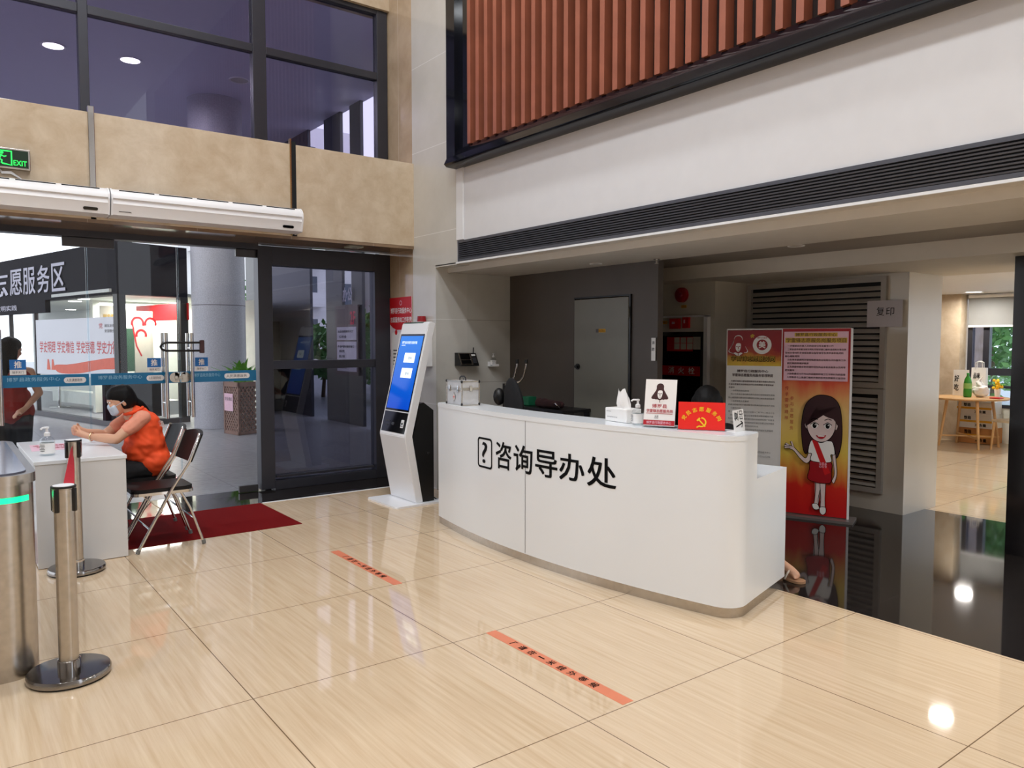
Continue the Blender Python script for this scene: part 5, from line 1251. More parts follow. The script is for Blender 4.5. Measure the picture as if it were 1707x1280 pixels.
for ch, xl, xr in (('志', -24, 14), ('愿', 18, 38), ('服', 40, 60), ('务', 64, 84), ('区', 88, 110)):
    txt(b, FL, ch, onFL(xl, 470)[0], onFL(xr, 470)[0], 2.62, 3.18, .02, .01)
obj('lettering', b, M['sign_letter'], sh, label='silver-grey characters 志愿服务区', recalc=False)
b = bmn(); txt(b, FL, '新时代文明实践', onFL(-30, 525)[0], onFL(30, 525)[0], 2.28, 2.40, .02, .01); obj('lettering', b, M['sign_letter'], sh, recalc=False)
a0 = onFL(58, 570)[0]; a1 = onFL(194, 570)[0]
b = bmn(); fbox(b, FL, onFL(0, 500)[0] - 3, onFL(75, 500)[0], 2.2, 2.46, -.1, .0); obj('lower_sign_band', b, M['sign_grey'], sh)
b = bmn(); fbox(b, FL, a0, a1, .90, 2.05, -.048, -.03); mp_ = obj('mural_panel', b, M['mural'], sh)
A = Art(Frame(FL(0, 0, -.03), FL.u, (0, 0, 1)))
for s_, xl, xr in (('学史明理', 64, 90), ('学史增信', 93, 121), ('学史崇德', 125, 155), ('学史力行', 159, 193)): A.text(s_, onFL(xl, 580)[0], onFL(xr, 580)[0], 1.36, 1.60, M['red'], .01)
W_ = a1 - a0
A.poly(smooth([(a0 + W_ * .25, 1.10), (a0 + W_ * .45, 1.13), (a0 + W_ * .7, 1.22), (a0 + W_ * .99, 1.29), (a0 + W_ * .99, 1.10), (a0 + W_ * .8, 1.06), (a0 + W_ * .55, .96), (a0 + W_ * .3, .95)]), mat('coral_print', (226, 96, 66), .5))
for q in (.14, .20): A.poly([(a0 + W_ * q, 1.0), (a0 + W_ * (q + .05), 1.0), (a0 + W_ * (q + .03), 1.22), (a0 + W_ * (q + .01), 1.22)], mat('coral_print', (226, 96, 66), .5))
A.text('诚信友善', a0 + W_ * .86, a0 + W_ * .97, 1.86, 1.92, M['ink_grey']); A.text('爱国敬业', a0 + W_ * .86, a0 + W_ * .97, 1.76, 1.82, M['ink_grey']); A.text('党', a0 + W_ * .80, a0 + W_ * .84, 1.84, 1.94, M['red'])
A.done('mural_print', mp_, 'red slogans and a coral ribbon on white')
def offs(F, a, c): q = F(a, 0, c); return (q.x, q.y)
b = bmn(); prism(b, [offs(FL, LL - 9, -.13), (CA[0] - .1, CA[1] + .15), offs(FRt, LR, -.2), (7.0, 21), (2.5, 29)], 2.50, 2.56); obj('hall_ceiling', b, M['interior_wall'], sh)
b = bmn(); fbox(b, FL, 0, LL - .5, .02, 2.5, -3.3, -3.2); fbox(b, FRt, 1.25, 5, .02, 2.5, -3.4, -3.3); obj('rear_wall', b, M['interior_wall'], sh)
b = bmn(); fbox(b, FL, a1 - 2.2, a1, 2.02, 2.35, -1.4, -1.38); obj('red_banner', b, M['red'], sh)
b = bmn(); fbox(b, FRt, .45, .85, 1.0, 1.85, -1.0, -.97); obj('green_notice_board', b, M['green_board'], sh)
b = bmn(); fbox(b, FRt, .20, .62, 1.86, 2.28, -1.0, -.97); fbox(b, FRt, .86, 1.25, .7, 2.2, -1.0, -.97); obj('cream_poster', b, M['cream_board'], sh)
A = Art(Frame(FRt(0, 0, -.97), FRt.u, (0, 0, 1)))
for cx, cz, r_ in ((.93, 1.95, .12), (1.0, 1.72, .10), (1.2, 1.95, .11)): A.stroke([(cx + r_ * math.cos(R(t)), cz + r_ * math.sin(R(t))) for t in range(-20, 220, 20)], .045, M['red'])
A.stroke([(.82, 1.95), (.90, 1.5), (1.0, 1.3)], .03, M['red']); A.text('服务群众', .25, .55, 2.05, 2.12, M['gold'], .02); A.text('为人民', .3, .6, 1.93, 2.0, M['gold'], .02); A.done('poster_print', sh)
b = bmn(); fbox(b, FL, LL - 6.5, LL - .6, .12, .40, -1.5, -1.2); obj('low_counter', b, M['interior_wall'], sh)
b = bmn(); fbox(b, FRt, .05, LR - .1, .1, .95, -.7, -.6); obj('dark_cabinet', b, M['sign_grey'], sh)
for x, y in ((125, 502), (138, 498), (118, 516), (168, 514.5), (223, 513), (252, 511), (272, 508), (293, 505)):
    p = onZ(x, y, 2.498); b = bmn(); cyl(b, (p.x, p.y, 2.49), (p.x, p.y, 2.499), .13, seg=20); obj('ceiling_lamp', b, M['lamp'], sh)
area('service_hall_light', (3.9, 19.2, 2.45), 1.8, 170, (1, .98, .92), shape='SQUARE')
area('service_hall_light', (3.5, 16.6, 2.45), .9, 70, (1, .98, .92), shape='SQUARE')
# bar stools inside the hall
for x, y, lb in ((100, 679, 'white bar stool inside the service hall, left one'), (172, 684, 'white bar stool inside the service hall, nearest the seated volunteer')):
    p = onZ(x, y); t = thing('bar_stool', lb, 'stool', (p.x, p.y, 0), 0, 'bar stools in the service hall')
    b = bmn(); lathe(b, [(0, 0), (.22, 0), (.22, .015), (.04, .03), (0, .03)], (p.x, p.y, 0), 24); obj('base', b, M['chrome'], t, True)
    b = bmn(); cyl(b, (p.x, p.y, .03), (p.x, p.y, .62), .03); obj('post', b, M['chrome'], t, True)
    b = bmn(); lathe(b, [(0, .62), (.17, .62), (.20, .65), (.19, .69), (0, .68)], (p.x, p.y, 0), 24); obj('seat', b, M['white_plastic'], t, True)
# canopy lamps
def clamp(x, y, lit, label):
    t = thing('canopy_lamp', label, 'ceiling lamp', (x, y, 6), 0, 'round lamps in the canopy outside')
    b = bmn(); lathe(b, [(.14, -.008), (.17, -.012), (.17, -.0005), (.14, -.0005)], (x, y, 6), 28); obj('ring', b, M['white_plastic'], t, True)
    b = bmn(); cyl(b, (x, y, 5.994), (x, y, 5.9995), .14, seg=28); obj('diffuser', b, M['lamp'] if lit else M['grey_tile'], t)
    if lit: area('canopy_glow', (x, y, 5.97), .28, 60, (1, .97, .95))
clamp(1.60, 13.45, True, 'bright round lamp in the canopy, seen through the upper left window')
clamp(2.64, 13.40, True, 'bright round lamp in the canopy, second from the left in the upper windows')
clamp(4.3, 13.3, False, 'unlit round lamp in the canopy, near the tall mullion of the upper windows')
# granite column with notices
gc = thing('granite_column', 'round grey granite column outside the glass doors', 'column', (4.3, 14.74, 0))
b = bmn(); lathe(b, [(.47, 0), (.47, 6.0)], (4.3, 14.74, 0), 56); obj('shaft', b, M['concrete'], gc, True)
b = bmn()
for z in (2.25, 4.4): lathe(b, [(.471, z), (.471, z + .012)], (4.3, 14.74, 0), 56)
obj('joint_ring', b, M['ink_grey'], gc, True)
# planter with leafy plant
pl = thing('lattice_planter', 'brown lattice-sided planter box outside behind the clear glass door', 'planter', (4.25, 13.3, 0))
pc, ph = Vector((4.27, 13.42, 0)), .90
fa_, fb_ = oriented((4.015, 13.60), (4.11, 13.10)), oriented((4.11, 13.10), (4.62, 13.34))
b = bmn()
for F, L_ in ((fa_, math.dist((4.015, 13.60), (4.11, 13.10))), (fb_, math.dist((4.11, 13.10), (4.62, 13.34)))):
    fbox(b, F, 0, L_, 0, .05, -.03, 0); fbox(b, F, 0, L_, ph - .08, ph, -.03, 0); fbox(b, F, 0, .035, 0, ph, -.03, 0); fbox(b, F, L_ - .035, L_, 0, ph, -.03, 0)
    n = 7
    for k in range(-8, n + 8):
        for s_ in (-1, 1):
            x = L_ * k / n; pts = []
            for z in [.05 + (ph - .13) * i / 14 for i in range(15)]:
                xx = x + s_ * (z - .4) * .8
                if .0 <= xx <= L_: pts.append((xx, z))
            if len(pts) > 1:
                (xa, za), (xb, zb) = pts[0], pts[-1]; fpoly(b, F, [(xa - .016, za), (xa + .016, za), (xb + .016, zb), (xb - .016, zb)], -.022 - .004 * (s_ > 0), -.008 - .004 * (s_ > 0))
obj('lattice_sides', b, M['lattice'], pl)
b = bmn(); prism(b, [(4.04, 13.60), (4.13, 13.15), (4.58, 13.36), (4.48, 13.8)], .80, .86); prism(b, [(4.12, 13.58), (4.18, 13.3), (4.5, 13.42), (4.42, 13.7)], .0, .80); obj('inner_tub', b, mat('pale_inner_tub', (170, 166, 160), .7), pl)
lettering(pl, Frame(fa_(0, 0, .003), fa_.u, (0, 0, 1)), [('安全通道', .06, .30, .58, .64)], M['ink_grey'], 'notice_lettering')
b = bmn(); fbox(b, fa_, .03, .33, .40, .70, 0, .002); obj('paper_notice', b, M['pink_print'], pl)
ap = thing('leafy_plant', 'green broad-leaved plant growing in the lattice planter outside', 'plant', (4.3, 13.45, .86))
b = bmn(); random.seed(3)
for k in range(34):
    a = random.uniform(0, 6.28); tl = random.uniform(.30, .50); lean = random.uniform(.2, .9); w_ = random.uniform(.05, .085)
    cx, cy = 4.3 + random.uniform(-.17, .17), 13.47 + random.uniform(-.14, .14)
    prev = None
    for i in range(6):
        s_ = i / 5; r_ = lean * tl * s_ * s_; z = .855 + tl * s_ * (1 - .25 * lean * s_); ww = w_ * math.sin(PI * min(1, s_ * .9 + .12))
        c = Vector((cx + r_ * math.cos(a), cy + r_ * math.sin(a), z)); sd_ = Vector((-math.sin(a), math.cos(a), 0)) * ww
        cur = (b.verts.new(c - sd_), b.verts.new(c + Vector((0, 0, -.006))), b.verts.new(c + sd_))
        if prev:
            b.faces.new((prev[0], prev[1], cur[1], cur[0])); b.faces.new((prev[1], prev[2], cur[2], cur[1]))
        prev = cur
obj('leaves', b, M['leaf'], ap, True)
# floor directory board, machines
di = thing('directory_board', 'floor directory board with a red 2F and white list panels behind the dark glass door', 'sign', (6.3, 13.6, 1))
FD = FX(6.39, 14.12, 0)
b = bmn(); fbox(b, FD, 0, .98, .95, 2.28, 0, .04); dbd = obj('board', b, mat('dark_plum_board', (74, 48, 64), .4), di)
b = bmn()
for z0, z1 in ((1.62, 1.87), (1.22, 1.59), (1.02, 1.19)): fbox(b, FD, .06, .92, z0, z1, .04, .045)
lp_ = obj('list_panel', b, mat('pale_list_panel', (206, 200, 214), .5), di)
lettering(di, FD, [('2F', .66, .88, 1.92, 2.16)], mat('pink_red_lettering', (226, 70, 96), .5), 'lettering', .043, .02)
lettering(lp_, FD, [('社会保险服务大厅', .10, .8, 1.76, 1.81), ('公积金', .16, .5, 1.66, 1.71), ('不动产登记服务窗口', .10, .82, 1.47, 1.52), ('税务', .16, .42, 1.38, 1.43), ('医保', .16, .42, 1.28, 1.33), ('综合服务区', .10, .5, 1.07, 1.12)], M['ink'], 'list_lettering', .047, .01)
lettering(di, FD, [('办公', .30, .70, 2.36, 2.62)], M['sign_letter'], 'heading', .02, .03)
for k, (y, z0, z1, lb) in enumerate(((17.6, .0, 2.1, 'red and white ticket machine standing outside at the left of the dark glass door'),)):
    t = thing('ticket_machine', lb, 'machine', (6.1, y, 0))
    b = bmn(); bx(b, 6.0, 6.38, y - .38, y + .38, .0, 2.05, .01); obj('cabinet', b, M['black'], t)
    b = bmn(); fbox(b, FX(5.995, y + .36, 0), .04, .68, 1.93, 2.02, 0, .004); fbox(b, FX(5.995, y + .36, 0), .04, .68, 1.05, 1.22, 0, .004); fbox(b, FX(5.995, y + .36, 0), .04, .68, .86, .98, 0, .004); obj('red_label', b, M['red'], t)
    b = bmn(); fbox(b, FX(5.995, y + .36, 0), .35, .64, 1.94, 2.01, .004, .006); fbox(b, FX(5.995, y + .36, 0), .10, .55, 1.10, 1.17, .004, .006); obj('white_label', b, M['white_print'], t)
# far outdoors: apartment buildings, bushes
def tower(x0, x1, y, z1, label):
    t = thing('apartment_building', label, 'building', ((x0 + x1) / 2, y, 0), 0, 'pale apartment buildings far outside')
    b = bmn(); bx(b, x0, x1, y, y + 12, 0, z1); obj('wall', b, M['building'], t)
    n = max(1, int((x1 - x0) / 2.4)); rows = int((z1 - 1) / 2.9); k = 0
    bb, bc = bmn(), bmn()
    for i in range(n):
        for j in range(rows):
            x = x0 + (x1 - x0) * (i + .5) / n; z = 1.2 + 2.9 * j
            if (i % 2): bx(bb, x - .55, x + .55, y - .02, y + .02, z, z + 1.5)
            else:
                bx(bb, x - .8, x + .8, y - .02, y + .02, z + .2, z + 1.9); bx(bc, x - 1.0, x + 1.0, y - .9, y, z - .2, z - .05); bx(bc, x - 1.0, x + 1.0, y - .92, y - .86, z - .05, z + .75)
    obj('windows', bb, M['window_dark'], t); obj('balconies', bc, M['building'], t)
tower(11.5, 17.6, 47, 34, 'pale apartment building seen between the round column and the dark door frame')
tower(19.0, 24.5, 50, 16, 'pale apartment building seen through the dark glass door')
tower(25.5, 31.0, 46, 13, 'lower pale apartment building at the right edge of the dark glass door')
def bush(x, y, r, h, label, n=520, cat='bush', ls=1.):
    t = thing('bush', label, cat, (x, y, 0), 0, 'bushes outside')
    b = bmn()
    for k in range(n):
        a, c = random.uniform(0, 6.28), random.uniform(-.5, 1); s_ = math.sqrt(max(0, 1 - c * c)); q = random.uniform(.55, 1.0)
        p = Vector((x + r * q * s_ * math.cos(a), y + r * q * s_ * math.sin(a), h * .45 + h * .52 * q * c)); L_ = random.uniform(.12, .24) * ls
        d = Vector((random.uniform(-1, 1), random.uniform(-1, 1), random.uniform(-.6, 1))).normalized(); e = d.cross(Vector((random.random(), random.random(), random.random()))).normalized()
        v = [b.verts.new(q_) for q_ in (p - d * L_, p + e * L_ * .45, p + d * L_, p - e * L_ * .45)]; b.faces.new(v)
    obj('foliage', b, M['leaf_dark'], t)
    b = bmn(); tube(b, [(x, y, 0), (x + .05, y, h * .3), (x, y + .05, h * .55)], [.06, .045, .03]); obj('stem', b, mat('bark', (92, 74, 58), .8) if 'bark' not in bpy.data.materials else bpy.data.materials['bark'], t)
bush(8.9, 20.7, 1.25, 2.3, 'leafy green bush seen through the left opening behind the dark glass door', 700)
bush(9.3, 18.2, 1.1, 2.4, 'leafy green bush seen at the right edge of the dark glass door', 700)
bush(12.3, 23.4, 1.9, 3.0, 'darker green bush further back behind the dark glass door', 700)
bush(12.4, 40.0, 2.4, 5.2, 'tall dark bush below the apartment building, left of the dark door frame', 500)
bush(16.4, 6.2, 1.7, 2.9, 'green tree close outside the far window', 5200, 'tree', .5)
# lock on the door handles
ul = thing('bicycle_lock', 'black U-shaped lock hooked around the two door handles', 'lock', (1.95, 8.0, 1.54))
b = bmn(); tube(b, [(2.17, 8.0, 1.585), (1.82, 7.985, 1.585), (1.785, 7.985, 1.57), (1.772, 7.985, 1.545), (1.785, 7.985, 1.52), (1.82, 7.985, 1.505), (2.17, 8.0, 1.505)], .011, 10); obj('shackle', b, M['black'], ul, True)
b = box(bmn(), (2.16, 8.0, 1.545), (.045, .045, .13), None, .008); obj('lock_body', b, mat('dark_red_lock_body', (70, 40, 42), .4), ul)
# ================================================================ people
def V(*a): return Vector(a)
def head(c, fwd, s=1.0):
    """capsules for skull, jaw, nose, ears; c = head centre, fwd = facing direction"""
    f = Vector(fwd).normalized(); up = (Vector((0, 0, 1)) - f * f.z).normalized(); r = f.cross(up)
    P_ = lambda a, b_, d: Vector(c) + f * a * s + r * b_ * s + up * d * s
    caps = [(P_(-.012, 0, .030), .083 * s, P_(.022, 0, .026), .076 * s), (P_(.022, 0, .02), .074 * s, P_(.048, 0, -.070), .040 * s), (P_(.056, 0, -.078), .030 * s, P_(.060, 0, -.088), .024 * s),
            (P_(.094, 0, .012), .010 * s, P_(.106, 0, -.030), .013 * s), (P_(.082, -.030, -.018), .026 * s, P_(.082, .030, -.018), .026 * s), (P_(.084, -.03, .030), .020 * s, P_(.084, .03, .030), .020 * s), (P_(.083, -.018, -.058), .012 * s, P_(.083, .018, -.058), .012 * s)]
    for e in (-1, 1): caps.append(('E', P_(-.004, e * .080, -.006), (.020 * s, .010 * s, .030 * s)))
    return caps, P_
def finger(p, d, bend, L, r=.0085):
    """three-segment bent finger from p along d, curling towards bend"""
    d = Vector(d).normalized(); bd = Vector(bend).normalized(); out = []; q = Vector(p)
    for k, fr in enumerate((.45, .32, .23)):
        n_ = q + d * L * fr; out.append((q.copy(), r * (1 - .1 * k), n_.copy(), r * (1 - .1 * (k + 1)))); q = n_
        d = (d * math.cos(.75) + bd * math.sin(.75)).normalized(); bd = (bd - d * bd.dot(d)).normalized()
    return out

# ---- seated volunteer, leaning on the table, facing the left
vo = thing('person', 'seated volunteer in an orange-red vest and face mask leaning on the white table', 'person', (1.45, 6.97, 0))
Yc = 6.97
nS, fS = V(1.345, Yc - .16, .965), V(1.32, Yc + .165, .955)
nE, fE = V(1.155, Yc - .20, .815), V(1.135, Yc + .19, .815)
nW, fW = V(.985, Yc - .045, .835), V(.985, Yc + .08, .862)
nP, fP = V(.925, Yc - .005, .862), V(.935, Yc + .058, .880)
hc_ = V(1.236, Yc - .005, 1.102); hf = V(-1, -.04, -.20)
hcaps, HP = head(hc_, hf, .98)
body = list(hcaps)
body += [(V(1.30, Yc, 1.02), .052, V(1.25, Yc, 1.075), .05), (V(1.345, Yc, .965), .075, V(1.30, Yc, 1.02), .054)]
body += [(V(1.375, Yc - .05, .90), .10, V(1.375, Yc + .05, .90), .10), (V(1.42, Yc - .04, .76), .105, V(1.42, Yc + .04, .76), .105), (V(1.46, Yc - .06, .60), .115, V(1.46, Yc + .06, .60), .115),
         (V(1.375, Yc, .90), .11, V(1.42, Yc, .76), .11), (V(1.42, Yc, .76), .11, V(1.46, Yc, .60), .115)]
for S_, E_, W_, Pm in ((nS, nE, nW, nP), (fS, fE, fW, fP)):
    body += [(V(1.37, Yc, .95), .07, S_, .056), (S_, .055, E_, .040), (E_, .040, E_.lerp(W_, .35), .040), (E_.lerp(W_, .35), .040, W_, .025), (W_, .025, Pm, .030), (Pm, .030, Pm + (Pm - W_).normalized() * .025, .026)]
# fingers: the two hands clasp each other
for sgn, Pm, Wm in ((1, nP, nW), (-1, fP, fW)):
    dr = (Pm - Wm).normalized(); side = V(0, sgn, 0)
    for k, L_ in enumerate((.062, .072, .068, .055)):
        base_ = Pm + dr * .040 + V(0, 0, .026 - .018 * k) + side * .008
        body += finger(base_, dr * .6 + side * .55 + V(0, 0, .05), side * .9 - dr * .6, L_, .0088)
    body += finger(Pm + V(0, 0, .028) - side * .008, dr * .5 + V(0, 0, .6) + side * .2, side + dr * .3, .055, .0095)
# legs under the table, calves and feet
for s_ in (-1, 1):
    hip, knee, ank = V(1.45, Yc + s_ * .085, .56), V(1.10, Yc + s_ * .10, .50), V(1.20, Yc + s_ * .10, .085)
    body += [(hip, .082, knee, .054), (knee, .052, knee.lerp(ank, .35), .050), (knee.lerp(ank, .35), .050, ank, .034), (ank, .036, ank + V(-.10, 0, -.045), .03), (ank + V(-.10, 0, -.045), .032, ank + V(-.16, 0, -.052), .026)]
solid('body', body, M['skin'], vo, .0065, 4)
vest = [(V(1.392, Yc - .075, .90), .125, V(1.392, Yc + .075, .90), .125), (V(1.40, Yc - .07, .75), .145, V(1.40, Yc + .07, .75), .145), (V(1.385, Yc - .05, .70), .15, V(1.385, Yc + .05, .70), .15), (V(1.455, Yc - .08, .60), .14, V(1.455, Yc + .08, .60), .14),
        (V(1.392, Yc - .07, .90), .125, V(1.41, Yc - .07, .75), .14), (V(1.392, Yc + .07, .90), .125, V(1.41, Yc + .07, .75), .14), (V(1.41, Yc, .75), .145, V(1.46, Yc, .60), .145),
        (V(1.42, Yc - .07, .93), .085, V(1.36, Yc - .115, .965), .062), (V(1.42, Yc + .07, .93), .085, V(1.345, Yc + .12, .958), .062), (V(1.37, Yc, .97), .085, V(1.325, Yc, 1.005), .066)]
vst = solid('vest', vest, M['vest'], vo, .0085, 5, 'orange-red sleeveless vest', .010)
b = bmn(); tube(b, [V(1.325 + .067 * math.cos(t), Yc + .072 * math.sin(t), 1.022 + .026 * math.cos(t)) for t in [2 * PI * k / 24 for k in range(24)]], .013, 8, True); obj('vest_collar', b, M['vest'], vst, True)
for S_, E_ in ((nS, nE), (fS, fE)): solid('sleeve', [(S_ + V(.012, 0, .004), .066, S_.lerp(E_, .55), .056)], M['sleeve'], vo, .008, 4, 'salmon short sleeve', .006)
tr = []
for s_ in (-1, 1):
    hip, knee, ank = V(1.455, Yc + s_ * .085, .565), V(1.10, Yc + s_ * .10, .505), V(1.20, Yc + s_ * .10, .10)
    tr += [(hip, .105, knee, .066), (knee, .064, knee.lerp(ank, .35), .060), (knee.lerp(ank, .35), .060, ank, .048)]
tr += [(V(1.47, Yc - .06, .58), .13, V(1.47, Yc + .06, .58), .13)]
solid('trousers', tr, M['black_cloth'], vo, .009, 5, None, .006)
sho = []
for s_ in (-1, 1):
    a = V(1.20, Yc + s_ * .10, .066); sho += [(a + V(.01, 0, -.015), .042, a + V(-.10, 0, -.025), .036), (a + V(-.10, 0, -.025), .036, a + V(-.165, 0, -.030), .028)]
for k_ in (0, 2): solid('shoe', sho[k_:k_ + 2], M['black'], vo, .008, 4)
hr = [(HP(-.020, 0, .050), .094, HP(.030, 0, .062), .076), (HP(-.035, 0, .01), .090, HP(-.020, 0, .045), .092), (HP(.055, 0, .075), .042, HP(.03, 0, .085), .05), (HP(-.06, 0, -.01), .06, HP(-.095, 0, -.02), .035),
      (HP(-.02, .06, .03), .04, HP(-.03, .05, -.03), .035), (HP(-.02, -.06, .03), .04, HP(-.03, -.05, -.03), .035)]
tail = [HP(-.10, 0, -.02), HP(-.135, .01, -.055), V(1.425, Yc + .03, 1.02), V(1.45, Yc + .05, .975)]
hr += [(tail[0], .034, tail[1], .034), (tail[1], .034, tail[2], .028), (tail[2], .028, tail[3], .012)]
solid('hair', hr, M['hair'], vo, .007, 4, 'black hair tied in a ponytail')
mk = [(HP(.088, 0, -.022), .030, HP(.075, 0, -.075), .032), (HP(.078, -.034, -.026), .026, HP(.066, -.026, -.072), .026), (HP(.078, .034, -.026), .026, HP(.066, .026, -.072), .026), (HP(.090, -.02, -.03), .026, HP(.090, .02, -.03), .026)]
fm_ = solid('face_mask', mk, M['mask'], vo, .006, 4, 'pale blue face mask')
for s_ in (-1, 1):
    b = bmn(); tube(b, [HP(.072, s_ * .055, -.02), HP(.04, s_ * .078, -.008), HP(.0, s_ * .09, .012)], .0022, 6); obj('mask_strap', b, M['mask'], fm_, True)
    b = bmn(); sph(b, HP(.094, s_ * .031, .018), .011, 12); ey_ = obj('eye', b, M['white_print'], vo, True)
    b = bmn(); sph(b, HP(.1015, s_ * .032, .018), .0058, 10); obj('iris', b, M['ink'], ey_, True)
    b = bmn(); tube(b, [HP(.098, s_ * .014, .042), HP(.099, s_ * .032, .048), HP(.090, s_ * .052, .042)], .0035, 6); obj('eyebrow', b, M['hair'], vo, True)
b = bmn(); dr = (nW - nE).normalized(); cc = nE.lerp(nW, .90); uu = dr.cross(V(0, 0, 1)).normalized(); vv = dr.cross(uu)
tube(b, [cc + (uu * math.cos(t) + vv * math.sin(t)) * .033 for t in [2 * PI * k / 20 for k in range(20)]], .004, 6, True); obj('bracelet', b, mat('pale_gold', (226, 206, 160), .25, 1.), vo, True)
FV = Frame(V(1.53, Yc - .02, .93), V(.15, -1, 0), V(-.35, 0, 1)); 
lettering(vst, Frame(V(1.515, Yc - .135, .90), V(.75, -.66, -.2), V(-.32, .05, .95)), [('志愿', -.035, .035, -.01, .05)], M['white_print'], 'vest_lettering', .018, .01)

# ---- volunteer standing outside the doors
sp_ = thing('person', 'long-haired person in a dark red vest standing outside behind the left glass door', 'person', (.66, 9.6, 0))
px0, py0 = .66, 9.6
hcaps, HQ = head(V(px0, py0, 1.50), V(.75, .6, -.15), 1.0)
bd = list(hcaps)
bd += [(V(px0, py0, 1.40), .05, V(px0, py0, 1.30), .06), (V(px0 - .08, py0 + .03, 1.20), .10, V(px0 + .08, py0 - .03, 1.20), .10), (V(px0, py0, 1.2), .12, V(px0, py0, 1.0), .115), (V(px0 - .06, py0, .88), .12, V(px0 + .06, py0, .88), .12), (V(px0, py0, 1.0), .115, V(px0, py0, .88), .13)]
for s_, el, wr, hd in ((-1, V(px0 - .20, py0 + .05, 1.02), V(px0 - .05, py0 + .26, .98), V(px0 + .02, py0 + .30, .98)), (1, V(px0 + .24, py0 - .06, 1.05), V(px0 + .10, py0 - .20, .90), V(px0 + .04, py0 - .23, .86))):
    sh_ = V(px0 + s_ * .16, py0 - s_ * .05, 1.27)
    bd += [(V(px0, py0, 1.28), .07, sh_, .055), (sh_, .052, el, .040), (el, .040, wr, .026), (wr, .026, hd, .034)]
    dr = (hd - wr).normalized(); sd_ = dr.cross(V(0, 0, 1)).normalized()
    for k, L_ in enumerate((.06, .07, .065, .052)): bd += finger(hd + dr * .02 + sd_ * (.026 - .017 * k), dr, V(0, 0, -1), L_, .009)
    bd += finger(hd + sd_ * -.03, dr * .5 - sd_, V(0, 0, -1), .05, .0095)
    lx = V(px0 + s_ * .085, py0 - s_ * .02, .84)
    bd += [(lx, .085, lx + V(0, 0, -.38), .055), (lx + V(0, 0, -.38), .054, lx + V(0, .01, -.55), .054), (lx + V(0, .01, -.55), .05, lx + V(0, .02, -.76), .036), (lx + V(0, .02, -.77), .036, lx + V(.08, .09, -.81), .028)]
solid('body', bd, M['skin'], sp_, .009, 4)
solid('vest', [(V(px0 - .09, py0 + .03, 1.21), .115, V(px0 + .09, py0 - .03, 1.21), .115), (V(px0 - .05, py0, 1.0), .13, V(px0 + .05, py0, 1.0), .13), (V(px0 - .07, py0, .86), .14, V(px0 + .07, py0, .86), .14), (V(px0, py0, 1.2), .13, V(px0, py0, .86), .15), (V(px0, py0, 1.28), .08, V(px0, py0, 1.33), .06)], M['vest_red'], sp_, .012, 5)
tq = []
for s_ in (-1, 1):
    lx = V(px0 + s_ * .085, py0 - s_ * .02, .82); tq += [(lx, .108, lx + V(0, 0, -.36), .078), (lx + V(0, 0, -.36), .078, lx + V(0, .02, -.72), .062)]
solid('trousers', tq, M['black_cloth'], sp_, .012, 5)
for s_ in (-1, 1): solid('shoe', [(V(px0 + s_ * .085, py0 - s_ * .02 + .02, .045), .042, V(px0 + s_ * .085 + .08, py0 - s_ * .02 + .10, .035), .032)], M['black'], sp_, .01, 4)
solid('hair', [(HQ(-.02, 0, .05), .10, HQ(.03, 0, .065), .078), (HQ(-.05, 0, .03), .095, HQ(-.07, 0, -.12), .09), (HQ(-.07, 0, -.12), .095, HQ(-.09, 0, -.26), .07), (HQ(-.03, .07, .0), .045, HQ(-.04, .075, -.18), .045), (HQ(-.03, -.07, .0), .045, HQ(-.04, -.075, -.18), .045)], M['hair'], sp_, .01, 4)
for s_ in (-1, 1):
    b = bmn(); sph(b, HQ(.094, s_ * .031, .018), .011, 10); ey_ = obj('eye', b, M['white_print'], sp_, True)
    b = bmn(); sph(b, HQ(.1015, s_ * .032, .018), .0058, 8); obj('iris', b, M['ink'], ey_, True)
b = bmn(); tube(b, [HQ(.088, -.022, -.056), HQ(.096, 0, -.058), HQ(.088, .022, -.056)], .005, 6); obj('lips', b, mat('lip', (176, 90, 84), .5), sp_, True)

# ---- attendant seated behind the desk: hair top and one sandalled foot in view
at = thing('person', 'black-haired attendant sitting behind the desk, one sandalled foot showing past its right end', 'person', (4.78, 3.78, 0))
hcaps, HA = head(V(4.70, 3.74, 1.115), V(-.75, -.6, -.75), 1.0)
bd = list(hcaps)
ax, ay = 4.80, 3.80
bd += [(V(4.735, 3.765, 1.03), .052, V(4.77, 3.785, .95), .06), (V(ax - .08, ay + .10, .84), .095, V(ax + .07, ay - .10, .84), .095), (V(ax, ay, .86), .115, V(ax, ay, .62), .12), (V(ax - .05, ay + .06, .55), .12, V(ax + .05, ay - .06, .55), .12)]
for s_ in (-1, 1):
    o_ = V(.09, -.12, 0) * s_; sh_ = V(ax, ay, .90) + o_ * 1.1; el = sh_ + V(-.14, -.10, -.22); wr = el + V(-.16, -.08, .12); hd = wr + V(-.05, -.02, .01)
    bd += [(V(ax, ay, .90), .07, sh_, .055), (sh_, .052, el, .040), (el, .040, wr, .026), (wr, .026, hd, .033)]
    dr = (hd - wr).normalized(); sd_ = dr.cross(V(0, 0, 1)).normalized()
    for k, L_ in enumerate((.06, .07, .065, .052)): bd += finger(hd + dr * .02 + sd_ * (.026 - .017 * k), dr, V(0, 0, -1), L_, .009)
    bd += finger(hd + sd_ * .03 * s_, dr * .5 + sd_ * s_, V(0, 0, -1), .05, .0095)
kn = [V(4.70, 3.36, .50), V(4.52, 3.55, .50)]; an = [V(4.555, 3.005, .10), V(4.60, 3.33, .10)]; hp = [V(4.86, 3.72, .54), V(4.74, 3.86, .54)]
toe = [V(-.02, -.15, -.052), V(-.10, -.10, -.052)]
